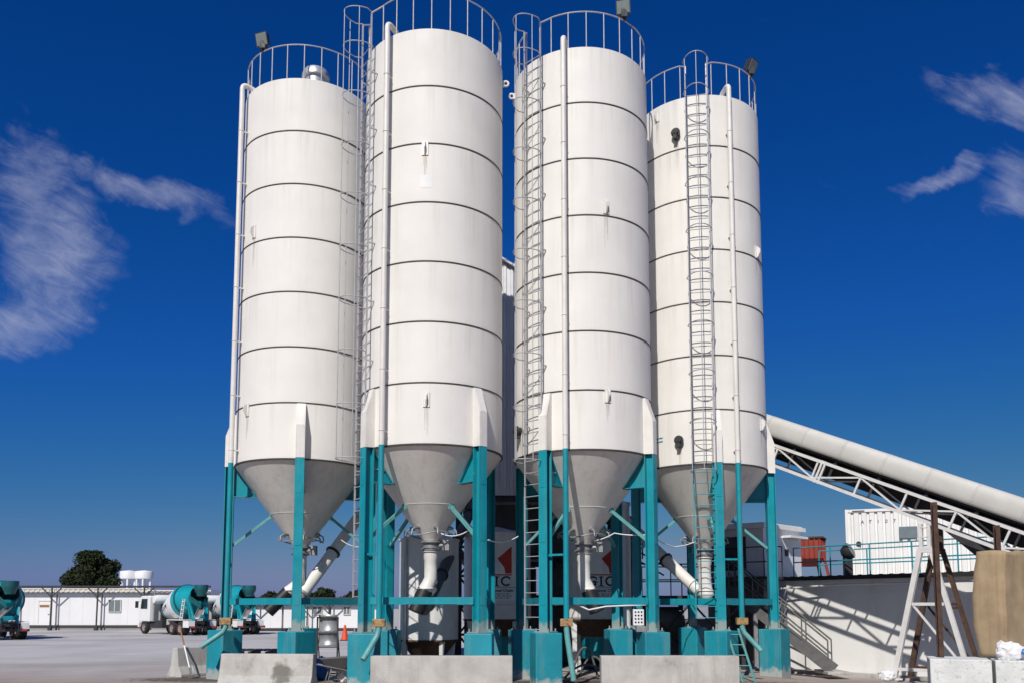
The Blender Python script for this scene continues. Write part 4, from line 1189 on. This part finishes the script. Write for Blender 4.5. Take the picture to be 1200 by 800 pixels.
    ld.build('ladder', MT['truckwhite'], t)
    tl = MB()
    for s in (-1, 1): tl.box((-4.32, s * .85, .63), (.04, .32, .12))
    tl.build('tail_lamp', MT['redink'], t)
    return t
def place(t, px, Y, heading, label):
    h = R_(heading)                                   # 0 = straight away from the camera, negative = to the left
    f = V((sin(h), cos(h), 0))
    rear = P(px, 740, Y); c = V((rear.x, Y, 0)) + f * 4.2
    t.location = c; t.scale = (.93, .93, .93); t.rotation_euler = (0, 0, math.atan2(f.y, f.x)); t['label'] = label
trk = make_truck()
place(trk, 240, 60.5, -47, 'mixer truck with white cab in full view, drum numbered on its white belt')
t2 = copy_tree(trk); place(t2, 296, 62, -43, 'mixer truck mostly hidden behind the teal pedestal of the outermost silo leg')
t3 = copy_tree(trk); place(t3, 12, 51.5, -41, 'mixer truck seen from behind at the near end of the long white office row')

# ------------------------------------------------------------------ site offices
def office(x0, Y, w, h, label, door=None, wins=(), sign=False, base=.38):
    t = thing('site_office', (x0, Y, 0), label, 'office', 'white site office cabins')
    MB().box((w / 2, 1.5, base + (h - base) / 2), (w - .16, 3.0, h - base)).build('wall', MT['office'], t)
    MB().box((w / 2, 1.5, base / 2), (w - .2, 2.8, base - .02)).build('plinth', MT['deck'], t)
    MB().beam((0.02, -.03, base), (w - .02, -.03, base), .08, .12).build('base_rail', MT['dark'], t)
    q_ = 1.15
    while q_ < w - .4:
        if (door is None or abs(q_ - door) > .65) and all(abs(q_ - x_[0]) > x_[2] * .6 for x_ in wins):
            MB().box((q_, -.001, base + (h - base) * .44), (.022, .012, (h - base) * .82)).build('panel_joint', MT['fascia'], t)
        q_ += 1.15
    mb = MB()
    k = .02; i = 0
    vs = []
    while k < w - .02:
        d = .0 if i % 2 else .05
        vs += [(k, -.06 - d, h - .42), (k, -.06 - d, h + .02)]; vs += [(k + .2, -.06 - d, h - .42), (k + .2, -.06 - d, h + .02)]
        k += .22; i += 1
    mb.add(vs, [(2 * j, 2 * j + 2, 2 * j + 3, 2 * j + 1) for j in range(len(vs) // 2 - 1)])
    o = mb.build('fascia', MT['fascia'], t); so = o.modifiers.new('thickness', 'SOLIDIFY'); so.thickness = .03
    MB().box((w / 2, 1.45, h + .04), (w - .04, 3.2, .08)).build('roof', MT['office'], t)
    if door is not None:
        dd = MB().box((door, -.03, base + 1.05), (1.05, .05, 2.1)).build('door', MT['office'], t, bevel=.01)
        MB().box((door + .35, -.08, base + 1.0), (.12, .06, .05)).build('handle', MT['dark'], dd)
        fr = MB()
        for x in (-.56, .56): fr.beam((door + x, -.035, base), (door + x, -.035, base + 2.15), .06, .07)
        fr.beam((door - .59, -.035, base + 2.17), (door + .59, -.035, base + 2.17), .07, .06); fr.build('frame', MT['fascia'], dd)
        if sign: MB().box((door - .05, -.075, base + 1.72), (.82, .02, .2)).build('sign_plate', MT['wood'], dd)
    for (x, z, ww, hh) in wins:
        wd = MB().box((x, -.02, z), (ww, .06, hh)).build('window', MT['greyglass'], t)
        f = MB()
        for sx in (-1, 0, 1): f.beam((x + sx * ww / 2, -.06, z - hh / 2), (x + sx * ww / 2, -.06, z + hh / 2), .06, .07)
        for sz in (-1, 1): f.beam((x - ww / 2, -.065, z + sz * hh / 2), (x + ww / 2, -.065, z + sz * hh / 2), .06, .06)
        f.build('frame', MT['fascia'], wd)
    return t
YO = 75; ppm = 1004.6 / 75.2
xo = lambda px: (px - 600) / ppm
W_ = 6.1
office(xo(-22), YO, xo(29) - xo(-22), 3.55, 'white office cabin half behind the truck seen from behind')
office(xo(29), YO, xo(70) - xo(29), 3.55, 'white office cabin with a door under a brown sign plate', door=xo(57) - xo(29), sign=True)
office(xo(70), YO, xo(122.5) - xo(70), 3.55, 'white blank walled office cabin below the dark bushy tree')
office(xo(122.5), YO, xo(176) - xo(122.5), 3.55, 'white office cabin with one grey framed window beside a truck cab', wins=[(xo(138) - xo(122.5), 2.1, 1.05, 1.05)])
office(xo(176), YO, xo(250) - xo(176), 3.4, 'white office cabin hidden behind the truck with the numbered drum')
for (a, b, lab, dr_, wn_) in ((300, 344, 'white low office cabin showing under the crossbeam with blank wall', None, []),
                              (344, 397, 'white low office cabin with dark doorway behind the metal rack', 1.6, [(2.9, 1.9, .8, 1.0)]),
                              (397, 460, 'white low office cabin with small grey window behind the traffic cone', None, [(1.4, 1.75, .55, .75)])):
    office(xo(a), YO - 3, xo(b) - xo(a), 2.45, lab, door=dr_, wins=wn_, base=.2)
def canopy(px0, px1, Y, z, posts, label):
    t = thing('canopy', (xo(px0), Y, 0), label, 'canopy', 'dark canopies along the office rows')
    L = xo(px1) - xo(px0)
    MB().box((L / 2, -.05, z), (L, .26, .17)).build('roof', MT['dark'], t)
    for px in posts:
        x = xo(px) - xo(px0)
        p = MB().beam((x, -.1, 0), (x, -.05, z - .1), .10, .10)
        for s in (-1, 1): p.beam((x, -.1, z - .9), (x + .85 * s, -.1, z - .1), .08, .08)
        p.box((x, -.1, .2), (.28, .28, .4))
        p.build('post', MT['dark'], t)
canopy(-24, 252, YO - .75, 3.76, (16, 69.5, 122.5, 176, 228), 'dark steel canopy with braced posts over the taller office row')
canopy(298, 462, YO - 3.75, 2.72, (316, 374, 398), 'low dark canopy over the offices behind the metal rack')

# traffic cone
cn = thing('traffic_cone', (P(404, 749, 51).x, 51, 0), 'orange traffic cone standing alone on the yard before the low offices', 'cone')
MB().box((0, 0, .03), (.5, .5, .05)).build('base', MT['rubber'], cn)
MB().lathe([(.22, .05), (.05, .92), (0, .92)], 24).build('cone_body', MT['orange'], cn)

# water towers
for px, lab in ((150, 'white water tower half hidden by the bushy tree'), (168, 'white water tower standing clear beside the one by the tree')):
    b = P(px, 700, 114)
    t = thing('water_tower', (b.x, 114, 0), lab, 'water tower', 'white water towers beyond the offices')
    MB().lathe([(0, 5.78), (1.12, 5.80), (1.12, 6.72), (1.06, 6.80), (0, 6.95)], 32).build('tank', MT['office'], t)
    for k in range(6):
        a = R_(60 * k + 15); MB().beam((.95 * sin(a), -.95 * cos(a), 0), (.95 * sin(a), -.95 * cos(a), 5.8), .2, .2).build('column', MT['office'], t)

# trees
def tree(px, Y, w, h, label, seed, nleaf, lsize):
    rnd = random.Random(seed); b = P(px, 700, Y)
    t = thing('leafy_tree', (b.x, Y, 0), label, 'tree', 'dark trees beyond the offices')
    tk = MB(); th = h * .38
    tk.tube([(0, 0, 0), (.05, 0, th * .5), (0, .05, th)], [w * .045, w * .035, w * .028], 10)
    blobs = []
    for k in range(26):
        a = rnd.uniform(0, 2 * pi); u_ = rnd.random() ** .6; z = h * rnd.uniform(.34, .93)
        lim = .50 * w * (1 - .75 * max(0, (z / h - .55) / .45) ** 1.5)
        rr = u_ * lim * .86
        blobs.append((V((rr * cos(a), rr * sin(a) * .8, z)), rnd.uniform(.07, .15) * w))
    blobs += [(V((-.18 * w, 0, h * .72)), .13 * w), (V((.17 * w, 0, h * .72)), .13 * w), (V((-.36 * w, 0, h * .62)), .1 * w), (V((0, 0, h * .66)), .22 * w), (V((-.2 * w, 0, h * .55)), .17 * w), (V((.2 * w, 0, h * .5)), .18 * w)]
    for c, r in blobs: tk.tube([(0, 0, th * .9), tuple(V((0, 0, th)).lerp(c, .5) + Z * .2), tuple(c)], [w * .02, w * .012, w * .005], 6)
    tk.build('trunk', MT['bark'], t)
    cr = MB()
    for i in range(nleaf):
        c, r = rnd.choice(blobs)
        d = V((rnd.gauss(0, 1), rnd.gauss(0, 1), rnd.gauss(0, 1))).normalized()
        p = c + d * r * (rnd.random() ** .45) * (1.12 if rnd.random() < .12 else 1)
        if p.z > h: p.z = h - rnd.random() * .3
        q = Quaternion((rnd.gauss(0, 1), rnd.gauss(0, 1), rnd.gauss(0, 1), rnd.gauss(0, 1))).normalized().to_matrix()
        s = lsize * rnd.uniform(.5, 1.3)
        vs = [p + q @ V(v) for v in ((-s * .5, 0, 0), (0, -s * .3, .06 * s), (s * .5, 0, 0), (0, s * .3, .06 * s))]
        cr.add(vs, [(0, 1, 2, 3)])
    cr.build('crown', MT['leaf'], t, fix=False)
tree(108, 90, 7.5, 7.9, 'large dark bushy tree rising behind the blank walled office', 21, 17000, .30)
tree(376, 123, 6.0, 4.9, 'small dark tree beyond the low offices, between the screw tube and its neighbour', 9, 3000, .5)
tree(415, 130, 5.0, 4.7, 'small dark tree beyond the low offices, close to the teal leg', 12, 2500, .5)
tree(318, 126, 4.2, 4.4, 'small dark tree behind the hose of the silo nearest the trucks', 15, 2000, .5)

# ------------------------------------------------------------------ light, sky, camera
AZ, EL = R_(17), R_(41)
sdir = V((-sin(AZ) * cos(EL), -cos(AZ) * cos(EL), sin(EL)))
sun = bpy.data.lights.new('sun', 'SUN'); sun.energy = 4.35; sun.angle = R_(.53); sun.color = (1.0, .95, .88)
so = bpy.data.objects.new('sun', sun); COL.objects.link(so)
so.rotation_euler = (-sdir).to_track_quat('-Z', 'Y').to_euler(); so.location = (-20, -30, 40)

w = bpy.data.worlds.new('World'); SC.world = w; w.use_nodes = True
nt = w.node_tree; N = nt.nodes; L = nt.links
bg = N['Background']; bg.inputs['Strength'].default_value = .06
sky = N.new('ShaderNodeTexSky'); sky.sky_type = 'NISHITA'; sky.sun_disc = False
sky.sun_elevation = EL; sky.sun_rotation = pi + AZ; sky.altitude = 0; sky.air_density = 1.0; sky.dust_density = .6; sky.ozone_density = 3.0
def mth(op, a, b=0, c=None):
    n = N.new('ShaderNodeMath'); n.operation = op
    for i, x in enumerate((a, b) if c is None else (a, b, c)):
        if isinstance(x, (int, float)): n.inputs[i].default_value = x
        else: L.new(x, n.inputs[i])
    return n.outputs[0]
# deep polarised blue
sp = N.new('ShaderNodeSeparateColor'); L.new(sky.outputs[0], sp.inputs[0])
pol = N.new('ShaderNodeCombineColor')
L.new(mth('MULTIPLY', mth('POWER', mth('MINIMUM', sp.outputs[0], 6.0), 2.5), .033), pol.inputs[0])
L.new(mth('MULTIPLY', mth('POWER', sp.outputs[1], 1.12), .435), pol.inputs[1])
L.new(mth('MULTIPLY', mth('MINIMUM', sp.outputs[2], 5.05), 1.25), pol.inputs[2])
# thin cirrus, placed by direction in the sky
tc = N.new('ShaderNodeTexCoord'); sx = N.new('ShaderNodeSeparateXYZ'); L.new(tc.outputs['Generated'], sx.inputs[0])
az = mth('DIVIDE', sx.outputs[0], sx.outputs[1]); el = mth('DIVIDE', sx.outputs[2], sx.outputs[1])
front = mth('GREATER_THAN', sx.outputs[1], .2)
cb0 = N.new('ShaderNodeCombineXYZ'); L.new(az, cb0.inputs[0]); L.new(el, cb0.inputs[1])
wn1 = N.new('ShaderNodeTexNoise'); wn1.inputs['Scale'].default_value = 14; wn1.inputs['Detail'].default_value = 6; L.new(cb0.outputs[0], wn1.inputs['Vector'])
wsx = N.new('ShaderNodeSeparateXYZ'); L.new(wn1.outputs['Color'], wsx.inputs[0])
azw = mth('ADD', az, mth('MULTIPLY', mth('SUBTRACT', wsx.outputs[0], .5), .10)); elw = mth('ADD', el, mth('MULTIPLY', mth('SUBTRACT', wsx.outputs[1], .5), .10))
def blob(px, py, wx, wy, rot=0):
    q = P(px, py, 1.0); a0 = q.x; e0 = q.z - EYE
    da = mth('SUBTRACT', azw, a0); de = mth('SUBTRACT', elw, e0)
    c, s = cos(R_(rot)), sin(R_(rot))
    u = mth('ADD', mth('MULTIPLY', da, c), mth('MULTIPLY', de, s)); v = mth('SUBTRACT', mth('MULTIPLY', de, c), mth('MULTIPLY', da, s))
    u = mth('DIVIDE', u, wx / FPX); v = mth('DIVIDE', v, wy / FPX)
    r2 = mth('ADD', mth('MULTIPLY', u, u), mth('MULTIPLY', v, v))
    return mth('MAXIMUM', mth('SUBTRACT', 1.0, r2), 0.0)
cbx = N.new('ShaderNodeCombineXYZ'); L.new(az, cbx.inputs[0]); L.new(el, cbx.inputs[1])
def fib(rot, scx, scy, sc, dist):
    mp = N.new('ShaderNodeMapping'); mp.inputs['Rotation'].default_value = (0, 0, R_(rot)); L.new(cbx.outputs[0], mp.inputs['Vector'])
    m2 = N.new('ShaderNodeMapping'); m2.inputs['Scale'].default_value = (scx, scy, 1); L.new(mp.outputs[0], m2.inputs['Vector'])
    ns = N.new('ShaderNodeTexNoise'); ns.inputs['Scale'].default_value = sc; ns.inputs['Detail'].default_value = 10; ns.inputs['Roughness'].default_value = .66; ns.inputs['Distortion'].default_value = dist
    L.new(m2.outputs[0], ns.inputs['Vector']); return ns.outputs['Fac']
big = fib(0, 9, 9, 1.2, .6); fine = fib(28, 10, 34, 1.3, .9)
mask = None
for b in ((35, 370, 115, 55, 8), (70, 290, 80, 110, 14), (40, 205, 75, 60, -52), (170, 225, 150, 30, -16), (1165, 108, 100, 40, -8), (1105, 205, 80, 18, 24), (1185, 205, 55, 60, 14)):
    q = blob(*b); mask = q if mask is None else mth('MAXIMUM', mask, q)
mask = mth('POWER', mask, .8)
def mrange(x, a, b):
    r = N.new('ShaderNodeMapRange'); r.interpolation_type = 'SMOOTHSTEP'; r.inputs[1].default_value = a; r.inputs[2].default_value = b; L.new(x, r.inputs[0]); return r.outputs[0]
dens = mth('ADD', mth('ADD', mth('MULTIPLY', big, .52), mth('MULTIPLY', fine, .74)), mth('MULTIPLY', mth('SUBTRACT', mask, 1.0), .55))
cl = mth('MULTIPLY', mth('MULTIPLY', mrange(dens, .20, 1.25), front), .78)
cl = mth('MINIMUM', cl, .5)
cm = N.new('ShaderNodeMix'); cm.data_type = 'RGBA'; L.new(cl, cm.inputs[0]); L.new(pol.outputs[0], cm.inputs[6]); cm.inputs[7].default_value = (8.2, 8.7, 11.0, 1)
L.new(cm.outputs[2], bg.inputs['Color'])

cam = bpy.data.cameras.new('camera'); cam.lens = FPX / 1200 * 36; cam.shift_y = (PPY - 400) / 1200; cam.sensor_width = 36; cam.sensor_fit = 'HORIZONTAL'; cam.clip_end = 5000; cam.clip_start = .1
co = bpy.data.objects.new('camera', cam); COL.objects.link(co); co.location = (0, 0, EYE); co.rotation_euler = (pi / 2 + TH, 0, 0)
SC.camera = co
vs_ = SC.view_settings; vs_.view_transform = 'Standard'; vs_.look = 'None'; vs_.gamma = 1; vs_.use_curve_mapping = False; vs_.exposure = 0.0
